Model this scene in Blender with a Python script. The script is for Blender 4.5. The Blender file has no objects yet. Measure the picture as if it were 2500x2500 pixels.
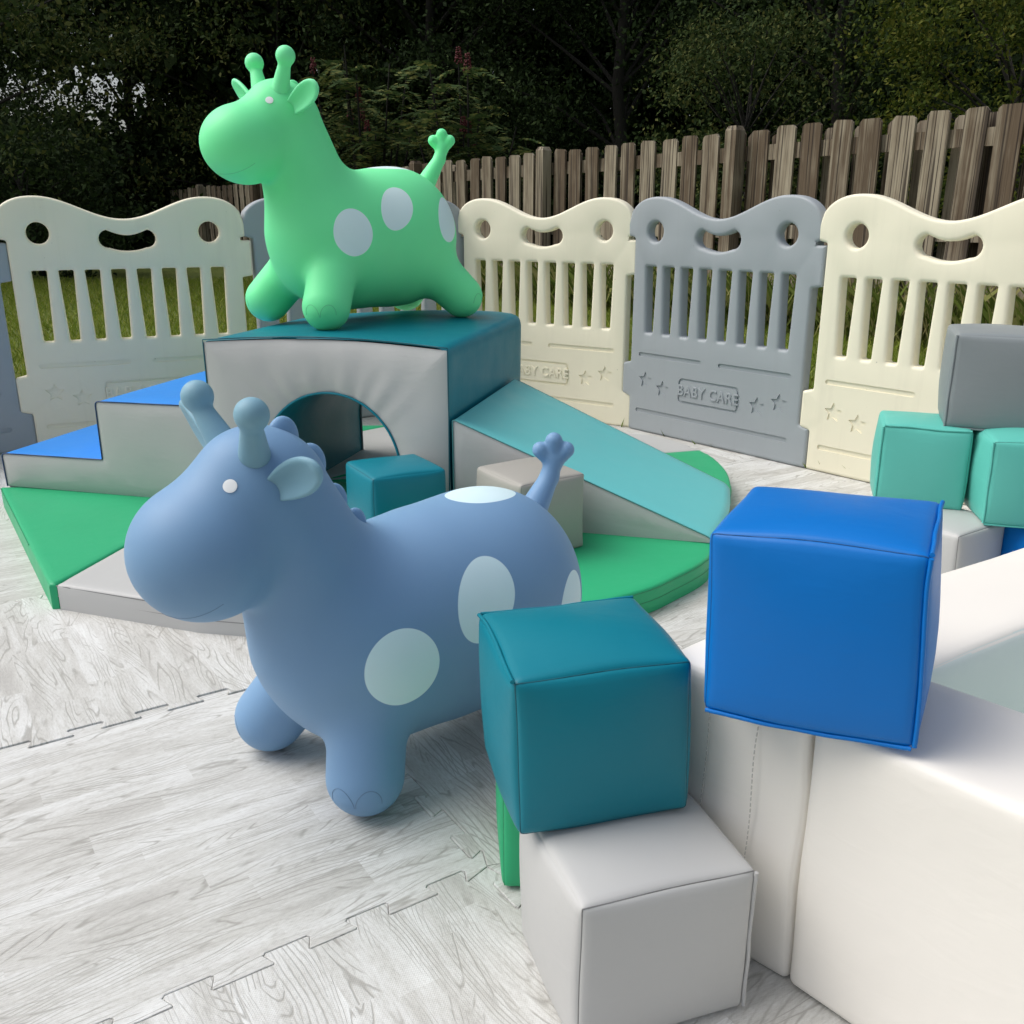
import bpy, bmesh, math, random
import numpy as np
from mathutils import Vector, Matrix, Euler, noise

random.seed(7); np.random.seed(7)
SC = bpy.context.scene
COL = SC.collection
R = math.radians

# ------------------------------------------------------------------ camera
cd = bpy.data.cameras.new('camera'); cam = bpy.data.objects.new('camera', cd); COL.objects.link(cam)
cam.location = (0, 0, .75); cam.rotation_euler = (R(90 - 17.722), 0, 0)
cd.sensor_width = 36; cd.lens = 36 * 2300 / 2500; cd.clip_start = .02; cd.clip_end = 400
SC.camera = cam

# ------------------------------------------------------------------ sky, sun, exposure
SUN_EL, SUN_AZ = 54, 276            # azimuth clockwise from +Y (the way the camera looks)
w = bpy.data.worlds.new('World'); SC.world = w; w.use_nodes = True
nt = w.node_tree; bg = nt.nodes['Background']
sk = nt.nodes.new('ShaderNodeTexSky'); sk.sky_type = 'NISHITA'; sk.sun_disc = False
sk.sun_elevation = R(SUN_EL); sk.sun_rotation = R(SUN_AZ); sk.air_density = 1.0; sk.dust_density = 4.5; sk.ozone_density = 1.0
hs = nt.nodes.new('ShaderNodeHueSaturation'); hs.inputs['Saturation'].default_value = .55
nt.links.new(sk.outputs[0], hs.inputs['Color']); nt.links.new(hs.outputs[0], bg.inputs[0]); bg.inputs[1].default_value = .125
sl = bpy.data.lights.new('sun', 'SUN'); sl.energy = 1.6; sl.angle = R(50); sl.color = (1, .985, .965)
so = bpy.data.objects.new('sun', sl); COL.objects.link(so)
sd = Vector((math.sin(R(SUN_AZ)) * math.cos(R(SUN_EL)), math.cos(R(SUN_AZ)) * math.cos(R(SUN_EL)), math.sin(R(SUN_EL))))
so.rotation_euler = sd.to_track_quat('Z', 'Y').to_euler(); so.location = (-4, -2, 8)
SC.view_settings.view_transform = 'Standard'; SC.view_settings.look = 'None'
SC.view_settings.exposure = 0.18; SC.view_settings.gamma = 1

# ------------------------------------------------------------------ helpers
def lin(r, g, b):
    f = lambda c: (c / 255 / 12.92) if c / 255 <= .04045 else ((c / 255 + .055) / 1.055) ** 2.4
    return (f(r), f(g), f(b), 1)

def tag(o, label=None, cat=None, group=None, kind=None):
    if label: o['label'] = label
    if cat: o['category'] = cat
    if group: o['group'] = group
    if kind: o['kind'] = kind
    return o

def empty(name, loc=(0, 0, 0), rz=0):
    o = bpy.data.objects.new(name, None); COL.objects.link(o)
    o.location = loc; o.rotation_euler = (0, 0, rz); o.empty_display_size = .05
    return o

def link(name, me, mat=None, parent=None):
    o = bpy.data.objects.new(name, me); COL.objects.link(o)
    if mat is not None and not me.materials:
        for m in (mat if isinstance(mat, (list, tuple)) else [mat]): me.materials.append(m)
    if parent: o.parent = parent
    return o

def smooth(me, ang=35):
    me.polygons.foreach_set('use_smooth', [True] * len(me.polygons))
    if ang: me.set_sharp_from_angle(angle=R(ang))

def mesh(name, v, f, ang=35, mi=None):
    me = bpy.data.meshes.new(name); me.from_pydata([tuple(p) for p in v], [], f)
    me.update()
    bm = bmesh.new(); bm.from_mesh(me); bmesh.ops.recalc_face_normals(bm, faces=bm.faces); bm.to_mesh(me); bm.free()
    if mi: me.polygons.foreach_set('material_index', mi)
    smooth(me, ang); return me

def tube_data(pts, r, n=8, closed=False, V=None, F=None, cap=True):
    V = [] if V is None else V; F = [] if F is None else F
    pts = [Vector(p) for p in pts]; m = len(pts); b0 = len(V)
    rr = r if isinstance(r, (list, tuple, np.ndarray)) else [r] * m
    ref = Vector((0, 0, 1)); prev = None
    for i, p in enumerate(pts):
        a = pts[(i - 1) % m] if (closed or i > 0) else p; c = pts[(i + 1) % m] if (closed or i < m - 1) else p
        t = (c - a).normalized()
        if prev is None:
            x = t.cross(ref) if abs(t.dot(ref)) < .95 else t.cross(Vector((1, 0, 0)))
        else: x = prev - t * prev.dot(t)
        x.normalize(); prev = x; y = t.cross(x)
        for k in range(n):
            q = 2 * math.pi * k / n; V.append(p + (x * math.cos(q) + y * math.sin(q)) * rr[i])
    for i in range(m if closed else m - 1):
        j = (i + 1) % m
        for k in range(n):
            l = (k + 1) % n; F.append((b0 + i * n + k, b0 + i * n + l, b0 + j * n + l, b0 + j * n + k))
    if cap and not closed:
        F.append(tuple(b0 + k for k in range(n))[::-1]); F.append(tuple(b0 + (m - 1) * n + k for k in range(n)))
    return V, F

def tubes(name, lst, mat, parent, n=8):
    V, F = [], []
    for pts, r, closed in lst: tube_data(pts, r, n, closed, V, F)
    return link(name, mesh(name, V, F, 60), mat, parent)

def fast_mesh(name, verts, quads):
    verts = np.asarray(verts, np.float32); quads = np.asarray(quads, np.int32)
    me = bpy.data.meshes.new(name); me.vertices.add(len(verts)); me.vertices.foreach_set('co', verts.ravel())
    k = quads.shape[1]; me.loops.add(quads.size); me.loops.foreach_set('vertex_index', quads.ravel())
    me.polygons.add(len(quads)); me.polygons.foreach_set('loop_start', np.arange(0, quads.size, k, dtype=np.int32))
    me.polygons.foreach_set('loop_total', np.full(len(quads), k, np.int32)); me.update(calc_edges=True); me.validate()
    return me

from mathutils.geometry import delaunay_2d_cdt
def evenodd(P, contours):
    P = np.asarray(P); c = np.zeros(len(P), bool)
    for K in contours:
        K = np.asarray(K); A = K; B = np.roll(K, 1, 0)
        for a, b in zip(A, B):
            m = (a[1] > P[:, 1]) != (b[1] > P[:, 1])
            with np.errstate(divide='ignore', invalid='ignore'):
                c ^= m & (P[:, 0] < (b[0] - a[0]) * (P[:, 1] - a[1]) / (b[1] - a[1] + 1e-30) + a[0])
    return c
def edist(P, contours):
    P = np.asarray(P, float); d = np.full(len(P), 1e9)
    for K in contours:
        A = np.asarray(K, float); B = np.roll(A, -1, 0)
        for a, b in zip(A, B):
            ab = b - a; t = np.clip(((P - a) @ ab) / (ab @ ab + 1e-20), 0, 1); d = np.minimum(d, np.hypot(*(P - a - t[:, None] * ab).T))
    return d
def cdt_fill(contours, extra=()):
    """triangles inside the contours by the even-odd rule"""
    V, E = [], []
    for K in contours:
        b = len(V); n = len(K); V += [Vector(p) for p in K]; E += [(b + k, b + (k + 1) % n) for k in range(n)]
    V += [Vector(p) for p in extra]
    r = delaunay_2d_cdt(V, E, [], 0, 1e-6); v2 = [tuple(p) for p in r[0]]; T = [tuple(f) for f in r[2]]
    A = np.array(v2); ce = np.array([A[list(t)].mean(0) for t in T]); k = evenodd(ce, contours)
    return v2, [t for t, q in zip(T, k) if q]
def poly_grid(poly, step, insets=()):
    A = np.array(poly); lo, hi = A.min(0), A.max(0); gx = np.arange(lo[0], hi[0], step); gy = np.arange(lo[1], hi[1], step)
    P = np.array([(x, y) for x in gx for y in gy]) if len(gx) and len(gy) else np.zeros((0, 2))
    ex = []
    far = max(insets) * 1.4 if insets else step * .5
    if len(P):
        k = evenodd(P, [poly]); P = P[k]; d = edist(P, [poly]); ex += [tuple(p) for p in P[d > far]]
    n = len(poly); area = sum(poly[k - 1][0] * poly[k][1] - poly[k][0] * poly[k - 1][1] for k in range(n)); sg = 1 if area > 0 else -1
    for ins in insets:
        R_ = []
        for k in range(n):
            p = Vector(poly[k]); a = Vector(poly[k - 1]); b = Vector(poly[(k + 1) % n]); d1 = (p - a).normalized(); d2 = (b - p).normalized()
            m = Vector((-d1.y, d1.x)) + Vector((-d2.y, d2.x)); m = m / max(.3, m.length_squared) * 2 if m.length > 1e-6 else Vector((0, 0)); R_.append(tuple(p + m * ins * sg))
        Rn = np.array(R_); ok = evenodd(Rn, [poly]) & (edist(Rn, [poly]) > ins * .93); ex += [tuple(p) for p in Rn[ok]]
    return ex
# ---- node helpers
class N:
    def __init__(s, name):
        s.m = bpy.data.materials.new(name); s.m.use_nodes = True; s.t = s.m.node_tree; s.p = s.t.nodes['Principled BSDF']
    def n(s, typ, **kw):
        x = s.t.nodes.new(typ)
        for k, v in kw.items(): setattr(x, k, v)
        return x
    def l(s, a, b): s.t.links.new(a, b)
    def val(s, sock, v):
        if hasattr(v, 'is_linked') or isinstance(v, bpy.types.NodeSocket): s.l(v, sock)
        else: sock.default_value = v
    def math(s, op, a, b=0.0, c=None):
        x = s.n('ShaderNodeMath', operation=op); s.val(x.inputs[0], a); s.val(x.inputs[1], b)
        if c is not None: s.val(x.inputs[2], c)
        return x.outputs[0]
    def vmath(s, op, a, b=None):
        x = s.n('ShaderNodeVectorMath', operation=op); s.val(x.inputs[0], a)
        if b is not None: s.val(x.inputs[1], b)
        return x.outputs['Value'] if op in ('LENGTH', 'DOT_PRODUCT', 'DISTANCE') else x.outputs['Vector']
    def obj(s): return s.n('ShaderNodeTexCoord').outputs['Object']
    def noise(s, vec, scale, detail=3, rough=.5, dist=0):
        x = s.n('ShaderNodeTexNoise'); s.val(x.inputs['Vector'], vec); s.val(x.inputs['Scale'], scale)
        x.inputs['Detail'].default_value = detail; x.inputs['Roughness'].default_value = rough; x.inputs['Distortion'].default_value = dist
        return x.outputs['Fac']
    def mix(s, f, a, b, mode='MIX'):
        x = s.n('ShaderNodeMix', data_type='RGBA', blend_type=mode); s.val(x.inputs[0], f); s.val(x.inputs[6], a); s.val(x.inputs[7], b); return x.outputs[2]
    def ramp(s, f, stops):
        x = s.n('ShaderNodeValToRGB'); e = x.color_ramp.elements
        while len(e) < len(stops): e.new(.5)
        for i, (p, c) in enumerate(stops): e[i].position = p; e[i].color = c
        s.l(f, x.inputs[0]); return x.outputs[0]
    def mr(s, f, a, b, c=0, d=1):
        x = s.n('ShaderNodeMapRange'); s.val(x.inputs[0], f); s.val(x.inputs[1], a); s.val(x.inputs[2], b); s.val(x.inputs[3], c); s.val(x.inputs[4], d); return x.outputs[0]
    def bump(s, h, strength, dist):
        x = s.n('ShaderNodeBump'); x.inputs['Strength'].default_value = strength; x.inputs['Distance'].default_value = dist
        s.l(h, x.inputs['Height']); s.l(x.outputs[0], s.p.inputs['Normal']); return x
    def scale(s, vec, v): return s.vmath('MULTIPLY', vec, v)
    def sep(s, vec):
        x = s.n('ShaderNodeSeparateXYZ'); s.l(vec, x.inputs[0]); return x.outputs
    def comb(s, a, b, c):
        x = s.n('ShaderNodeCombineXYZ'); s.val(x.inputs[0], a); s.val(x.inputs[1], b); s.val(x.inputs[2], c); return x.outputs[0]

def vinyl(name, c, rough=.42, wr=.0):
    s = N(name); o = s.obj()
    v = s.noise(o, 3.0, 3)
    hi = tuple(min(1, x * 1.04) for x in c[:3]) + (1,); lo = tuple(x * .95 for x in c[:3]) + (1,)
    s.l(s.mix(v, lo, hi), s.p.inputs['Base Color'])
    s.l(s.mr(s.noise(o, 9, 4), .3, .7, rough - .05, rough + .07), s.p.inputs['Roughness'])
    s.p.inputs['Specular IOR Level'].default_value = .32
    g = s.noise(o, 900, 2, .6); big = s.noise(o, 14, 3, .5, .6)
    cr = s.noise(s.scale(o, (6, 6, 16)), 3, 2, .5, 1.2)
    h = s.math('ADD', s.math('MULTIPLY', g, .05), s.math('ADD', s.math('MULTIPLY', big, 1.0), s.math('MULTIPLY', cr, .5)))
    s.bump(h, .13, .006 + wr)
    return s.m

def plain(name, c, rough=.5):
    s = N(name); o = s.obj(); v = s.noise(o, 30, 3)
    s.l(s.mix(v, tuple(x * .9 for x in c[:3]) + (1,), tuple(min(1, x * 1.08) for x in c[:3]) + (1,)), s.p.inputs['Base Color'])
    s.p.inputs['Roughness'].default_value = rough; return s.m

def plastic(name, c):
    s = N(name); o = s.obj(); oi = s.n('ShaderNodeObjectInfo').outputs['Random']; v = s.noise(o, 5, 4)
    base = s.mix(v, tuple(x * .94 for x in c[:3]) + (1,), tuple(min(1, x * 1.03) for x in c[:3]) + (1,))
    off_ = s.vmath('ADD', o, s.comb(s.math('MULTIPLY', oi, 30), 0, 0))
    run = s.noise(s.scale(off_, (28, 6, 2.0)), 1, 5, .65)
    gr = s.mr(run, .54, .80, 0, .07)
    base = s.mix(gr, base, lin(120, 112, 96))
    spk = s.mr(s.noise(off_, 85, 2, .5), .75, .79, 0, .35)
    base = s.mix(spk, base, lin(96, 88, 74))
    s.l(base, s.p.inputs['Base Color'])
    s.l(s.mr(run, .3, .8, .42, .62), s.p.inputs['Roughness']); s.p.inputs['Specular IOR Level'].default_value = .35
    s.bump(s.noise(o, 420, 3, .6), .12, .001); return s.m

C_TEAL = lin(2, 120, 138); C_BLUE = lin(0, 112, 196); C_GREY = lin(190, 190, 188); C_AQUA = lin(98, 192, 178)
C_DKG = lin(136, 143, 145); C_WHITE = lin(239, 235, 227); C_GREEN = lin(46, 172, 118); C_SLIDE = lin(108, 200, 202); C_STEP = lin(50, 142, 230)
M = dict(teal=vinyl('teal vinyl', C_TEAL), blue=vinyl('blue vinyl', C_BLUE, .4), grey=vinyl('pale grey vinyl', C_GREY, .45), aqua=vinyl('aqua vinyl', C_AQUA),
         dkgrey=vinyl('mid grey vinyl', C_DKG), white=vinyl('white vinyl', C_WHITE, .5), green=vinyl('green vinyl', C_GREEN), slide=vinyl('pale aqua vinyl', C_SLIDE),
         step=vinyl('step blue vinyl', C_STEP), shadewhite=vinyl('shade tinted white vinyl', lin(226, 234, 229), .5), midgrey=vinyl('stone grey vinyl', lin(166, 163, 156), .48), cream=plastic('cream plastic', lin(243, 236, 212)), panelgrey=plastic('grey plastic', lin(162, 168, 172)))
def dk(c, k): return tuple(x * k for x in c[:3]) + (1,)
S = {k: plain(k + ' seam thread', dk(c, .5), .6) for k, c in dict(teal=C_TEAL, blue=C_BLUE, grey=C_GREY, aqua=C_AQUA, dkgrey=C_DKG, white=C_WHITE, green=C_GREEN, slide=C_SLIDE, step=C_STEP).items()}
S['green'] = plain('green seam thread', dk(C_GREEN, .62)); S['grey'] = plain('grey seam thread', dk(C_GREY, .42)); S['white'] = plain('white seam thread', dk(C_WHITE, .62))

# ------------------------------------------------------------------ ground
def grass_mat(name, a, b, c):
    s = N(name); o = s.obj(); v = s.noise(o, 1.2, 5, .6); u = s.noise(o, 40, 4, .7)
    s.l(s.mix(s.math('MULTIPLY', u, .8), s.ramp(v, [(.3, a), (.55, b), (.75, c)]), dk(a, .5)), s.p.inputs['Base Color'])
    s.p.inputs['Roughness'].default_value = .9; s.bump(u, .8, .03); return s.m
gm = grass_mat('lawn turf', lin(98, 112, 40), lin(118, 134, 46), lin(138, 142, 66))
ground = link('lawn', mesh('lawn', [(-150, -60, -.03), (150, -60, -.03), (150, 250, -.03), (-150, 250, -.03)], [(0, 1, 2, 3)], None), gm)
tag(ground, kind='structure')

# ------------------------------------------------------------------ interlocking foam floor
PITCH = .6; GA = R(33.0); GO = Vector((-.03, .95)); AX = Vector((math.cos(GA), math.sin(GA))); BX = Vector((-math.sin(GA), math.cos(GA)))
def wood_mat(name, swap):
    s = N(name); o = s.obj(); oi = s.n('ShaderNodeObjectInfo').outputs['Random']
    x, y, z = s.sep(o)
    u, v = (y, x) if swap else (x, y)
    PW = .047
    row = s.math('FLOOR', s.math('DIVIDE', v, PW))
    wn = s.n('ShaderNodeTexWhiteNoise', noise_dimensions='2D'); s.l(s.comb(row, oi, 0), wn.inputs['Vector']); r1 = wn.outputs['Value']
    cell = s.math('FLOOR', s.math('ADD', s.math('DIVIDE', u, .26), s.math('MULTIPLY', r1, 7)))
    wn2 = s.n('ShaderNodeTexWhiteNoise', noise_dimensions='3D'); s.l(s.comb(row, cell, oi), wn2.inputs['Vector']); r2 = wn2.outputs['Value']
    wn3 = s.n('ShaderNodeTexWhiteNoise', noise_dimensions='3D'); s.l(s.comb(cell, row, s.math('ADD', oi, 3.3)), wn3.inputs['Vector']); r3 = wn3.outputs['Value']
    # warped contour lines of stretched noise read as cathedral grain
    slant = s.math('MULTIPLY', s.math('SUBTRACT', r3, .5), s.math('MULTIPLY', u, 10.0))
    vec = s.comb(s.math('ADD', s.math('MULTIPLY', u, 3.0), s.math('MULTIPLY', r2, 40)), s.math('ADD', s.math('MULTIPLY', v, 20), slant), s.math('ADD', s.math('MULTIPLY', r3, 30), oi))
    h = s.noise(vec, 1.0, 1.5, .4)
    hf = s.noise(s.comb(s.math('MULTIPLY', u, 45), s.math('MULTIPLY', v, 120), r2), 1, 2)
    fr = s.math('FRACT', s.math('ADD', s.math('MULTIPLY', h, s.mr(r2, 0, 1, 12, 26)), s.math('MULTIPLY', hf, .35)))
    line = s.mr(s.math('ABSOLUTE', s.math('SUBTRACT', fr, .5)), .02, .15, 1, 0)
    line = s.math('MULTIPLY', line, s.mr(s.noise(s.comb(s.math('MULTIPLY', u, 7), s.math('MULTIPLY', v, 34), r3), 1, 3), .44, .56, .05, 1))
    # bundles of nearly straight grain lines, slightly slanted to the plank
    wob = s.noise(s.comb(s.math('MULTIPLY', u, 5), s.math('MULTIPLY', v, 9), oi), 1, 2)
    sl2 = s.math('MULTIPLY', s.math('SUBTRACT', s.noise(s.comb(s.math('MULTIPLY', u, 2.2), s.math('MULTIPLY', v, 6), s.math('ADD', oi, 5)), 1, 1), .5), 24)
    fr2 = s.math('FRACT', s.math('ADD', s.math('ADD', s.math('MULTIPLY', v, 150), s.math('MULTIPLY', wob, 5)), s.math('ADD', sl2, s.math('MULTIPLY', hf, .3))))
    line2 = s.mr(s.math('ABSOLUTE', s.math('SUBTRACT', fr2, .5)), .04, .20, 1, 0)
    line2 = s.math('MULTIPLY', line2, s.mr(s.noise(s.comb(s.math('MULTIPLY', u, 3.5), s.math('MULTIPLY', v, 30), s.math('ADD', oi, 9)), 1, 3, .55), .47, .60, 0, .85))
    line = s.math('MAXIMUM', line, line2)
    mott = s.noise(s.comb(s.math('MULTIPLY', u, 110), s.math('MULTIPLY', v, 420), r2), 1, 4, .75)
    mott2 = s.noise(s.comb(s.math('MULTIPLY', u, 7), s.math('MULTIPLY', v, 46), s.math('MULTIPLY', r3, .6)), 1, 4, .6)
    tone = s.math('ADD', s.math('MULTIPLY', r2, .16), s.math('ADD', s.math('MULTIPLY', mott2, .62), s.math('MULTIPLY', mott, .42)))
    base = s.ramp(tone, [(.40, lin(180, 178, 173)), (.55, lin(197, 196, 191)), (.68, lin(212, 212, 209)), (.82, lin(225, 226, 224))])
    colr = s.mix(s.math('MULTIPLY', line, .66), base, lin(146, 143, 136))
    mm = s.mr(mott, .34, .46, .55, 0)
    colr = s.mix(s.math('MULTIPLY', mm, s.mr(mott2, .35, .6, .8, .15)), colr, lin(168, 168, 165))
    s.l(colr, s.p.inputs['Base Color']); s.p.inputs['Roughness'].default_value = .62; s.p.inputs['Specular IOR Level'].default_value = .3
    wv = s.math('SINE', s.math('MULTIPLY', x, 1900)); wv2 = s.math('SINE', s.math('MULTIPLY', y, 1900))
    hh = s.math('SUBTRACT', s.math('MULTIPLY', s.math('MULTIPLY', wv, wv2), .25), s.math('MULTIPLY', line, .8))
    s.bump(hh, .35, .0012); return s.m
WOOD = [wood_mat('wood print foam lengthwise', False), wood_mat('wood print foam crosswise', True)]
PR = random.Random(11)
def seam(horizontal):
    """one jigsaw edge from 0 to PITCH: (along, across) points"""
    nt_ = 6; st = PITCH / nt_; a = .020; pts = [(0, 0)]
    for k in range(nt_):
        c0 = (k + .5) * st + PR.uniform(-.004, .004); sgn = a / 2; wd = .026
        pts += [(c0 - wd * .80 - .0, -sgn), (c0 - wd * .74, -sgn + .002), (c0 - wd, sgn - .003), (c0 - wd + .003, sgn), (c0 + wd - .003, sgn), (c0 + wd, sgn - .003), (c0 + wd * .74, -sgn + .002), (c0 + wd * .80, -sgn)]
    pts.append((PITCH, 0)); return pts
SE = {}
def seam_at(h, i, j):
    if (h, i, j) not in SE: SE[(h, i, j)] = seam(h)
    return SE[(h, i, j)]
mat_root = tag(empty('play_mat', (GO.x, GO.y, 0)), 'pale grey wood-grain foam floor mat of jigsaw tiles under all the toys', 'floor mat')
PEN = [(-2.35, 1.6), (-1.67, 3.19), (-1.0, 3.5), (-.2, 3.78), (.43, 3.36), (1.5, 2.07), (2.2, 1.2), (1.6, -.2), (-1.2, -.2)]
def inside(p, poly):
    c = False
    for i in range(len(poly)):
        a, b = poly[i], poly[i - 1]
        if (a[1] > p[1]) != (b[1] > p[1]) and p[0] < (b[0] - a[0]) * (p[1] - a[1]) / (b[1] - a[1]) + a[0]: c = not c
    return c
for i in range(-4, 4):
    for j in range(-3, 6):
        corners = [GO + AX * (PITCH * (i + a)) + BX * (PITCH * (j + b)) for a in (0, .5, 1) for b in (0, .5, 1)]
        if not any(inside(c, PEN) and c.y > .15 for c in corners): continue
        poly = [(p[0], p[1]) for p in seam_at(0, i, j)][:-1]
        poly += [(PITCH - p[1], p[0]) for p in seam_at(1, i + 1, j)][:-1]
        poly += [(p[0], PITCH + p[1]) for p in seam_at(0, i, j + 1)][::-1][:-1]
        poly += [(-p[1], p[0]) for p in seam_at(1, i, j)][::-1][:-1]
        cu = bpy.data.curves.new('tile', 'CURVE'); cu.dimensions = '2D'; cu.fill_mode = 'BOTH'
        sp = cu.splines.new('POLY'); sp.points.add(len(poly) - 1); sp.use_cyclic_u = True
        for q, p in zip(sp.points, poly): q.co = (p[0], p[1], 0, 1)
        cu.extrude = .005; cu.bevel_depth = .0012; cu.bevel_resolution = 1; cu.offset = -.00142
        tmp = bpy.data.objects.new('tmp', cu); me = bpy.data.meshes.new_from_object(tmp); bpy.data.objects.remove(tmp)
        smooth(me, 40); me.name = 'tile'
        o = link('tile', me, WOOD[(i + j + 1) % 2], mat_root)
        wp = AX * (PITCH * i) + BX * (PITCH * j)
        o.location = (wp.x, wp.y, -.0064 + PR.uniform(-.0009, .0009)); o.rotation_euler = (PR.uniform(-.0016, .0016), PR.uniform(-.0016, .0016), GA)

# ------------------------------------------------------------------ playpen panels
PW_, PH_, PT_ = .77, .794, .044
def arcs(cx, cz, r, a0, a1, n): return [(cx + r * math.cos(a0 + (a1 - a0) * k / n), cz + r * math.sin(a0 + (a1 - a0) * k / n)) for k in range(n + 1)]
def panel_outline():
    W = PW_; e = .035; P = []
    def corner(p, q, r_, r=.008):  # rounded corner at q
        q = Vector(q); a = (Vector(p) - q).normalized(); b = (Vector(r_) - q).normalized()
        A, B = q + a * r, q + b * r
        return [tuple(A.lerp(q, t).lerp(q.lerp(B, t), t)) for t in (0, .33, .67, 1)]
    top = []
    for k in range(0, 61):
        t = k / 60; u = .004 + t * (W - .008 - .012)
        tt = t
        z = .7595 + .0345 * math.cos((tt - .165) / .335 * math.pi) if .165 < tt < .835 else .794
        if tt <= .165: q = (.165 - tt) / .165; z = .794 - .088 * (1 - math.sqrt(max(0, 1 - q ** 2.3)))
        if tt >= .835: q = (tt - .835) / .165; z = .794 - .088 * (1 - math.sqrt(max(0, 1 - q ** 2.3)))
        top.append((u, z))
    raw_r = [(W - .016, .668), (W - .034, .664), (W - .034, .655), (W, .655), (W, .54), (W - e, .535), (W - e, .13), (W, .122), (W, 0)]
    raw_l = [(e, 0), (e, .118), (0, .126), (0, .235), (e, .243), (e, .662), (.006, .668)]
    raw = [top[-1]] + raw_r + raw_l + [top[0]]
    body = []
    for k in range(1, len(raw) - 1): body += corner(raw[k - 1], raw[k], raw[k + 1], .006)
    return top + body
def star(cx, cz, r):
    P = []
    for k in range(10):
        a = math.pi / 2 + k * math.pi / 5; q = r if k % 2 == 0 else r * .5; P.append((cx + q * math.cos(a), cz + q * math.sin(a)))
    return P
def capsule(x0, x1, z, h, n=8): return arcs(x1 - h, z, h, -math.pi / 2, math.pi / 2, n) + arcs(x0 + h, z, h, math.pi / 2, 3 * math.pi / 2, n)
def rrect(x0, x1, z0, z1, r, n=6):
    return arcs(x1 - r, z0 + r, r, -math.pi / 2, 0, n) + arcs(x1 - r, z1 - r, r, 0, math.pi / 2, n) + arcs(x0 + r, z1 - r, r, math.pi / 2, math.pi, n) + arcs(x0 + r, z0 + r, r, math.pi, 1.5 * math.pi, n)
def curve_mesh(splines, ext, bev, res=3, off=None):
    cu = bpy.data.curves.new('c', 'CURVE'); cu.dimensions = '2D'; cu.fill_mode = 'BOTH'
    for P in splines:
        sp = cu.splines.new('POLY'); sp.points.add(len(P) - 1); sp.use_cyclic_u = True
        for q, p in zip(sp.points, P): q.co = (p[0], p[1], 0, 1)
    cu.extrude = ext; cu.bevel_depth = bev; cu.bevel_resolution = res; cu.offset = -bev if off is None else off
    tmp = bpy.data.objects.new('tmp', cu); me = bpy.data.meshes.new_from_object(tmp); bpy.data.objects.remove(tmp)
    me.transform(Matrix.Rotation(R(90), 4, 'X')); return me       # front now faces -Y
def offset_loop(K, d):
    """move a closed loop along its left normals by d"""
    n = len(K); out = []
    for k in range(n):
        p = Vector(K[k]); a = Vector(K[k - 1]); b = Vector(K[(k + 1) % n]); d1 = (p - a).normalized(); d2 = (b - p).normalized()
        m = Vector((-d1.y, d1.x)) + Vector((-d2.y, d2.x)); m = m / max(.5, m.length_squared) * 2; q = p + m * d; out.append((q.x, q.y))
    return out
def ccw(K):
    a = sum(K[k - 1][0] * K[k][1] - K[k][0] * K[k - 1][1] for k in range(len(K))); return list(K) if a > 0 else list(K)[::-1]
def clean(K, e=2e-4):
    out = [K[0]]
    for p in K[1:]:
        if math.dist(p, out[-1]) > e: out.append(p)
    if math.dist(out[0], out[-1]) < e: out.pop()
    return out
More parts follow.
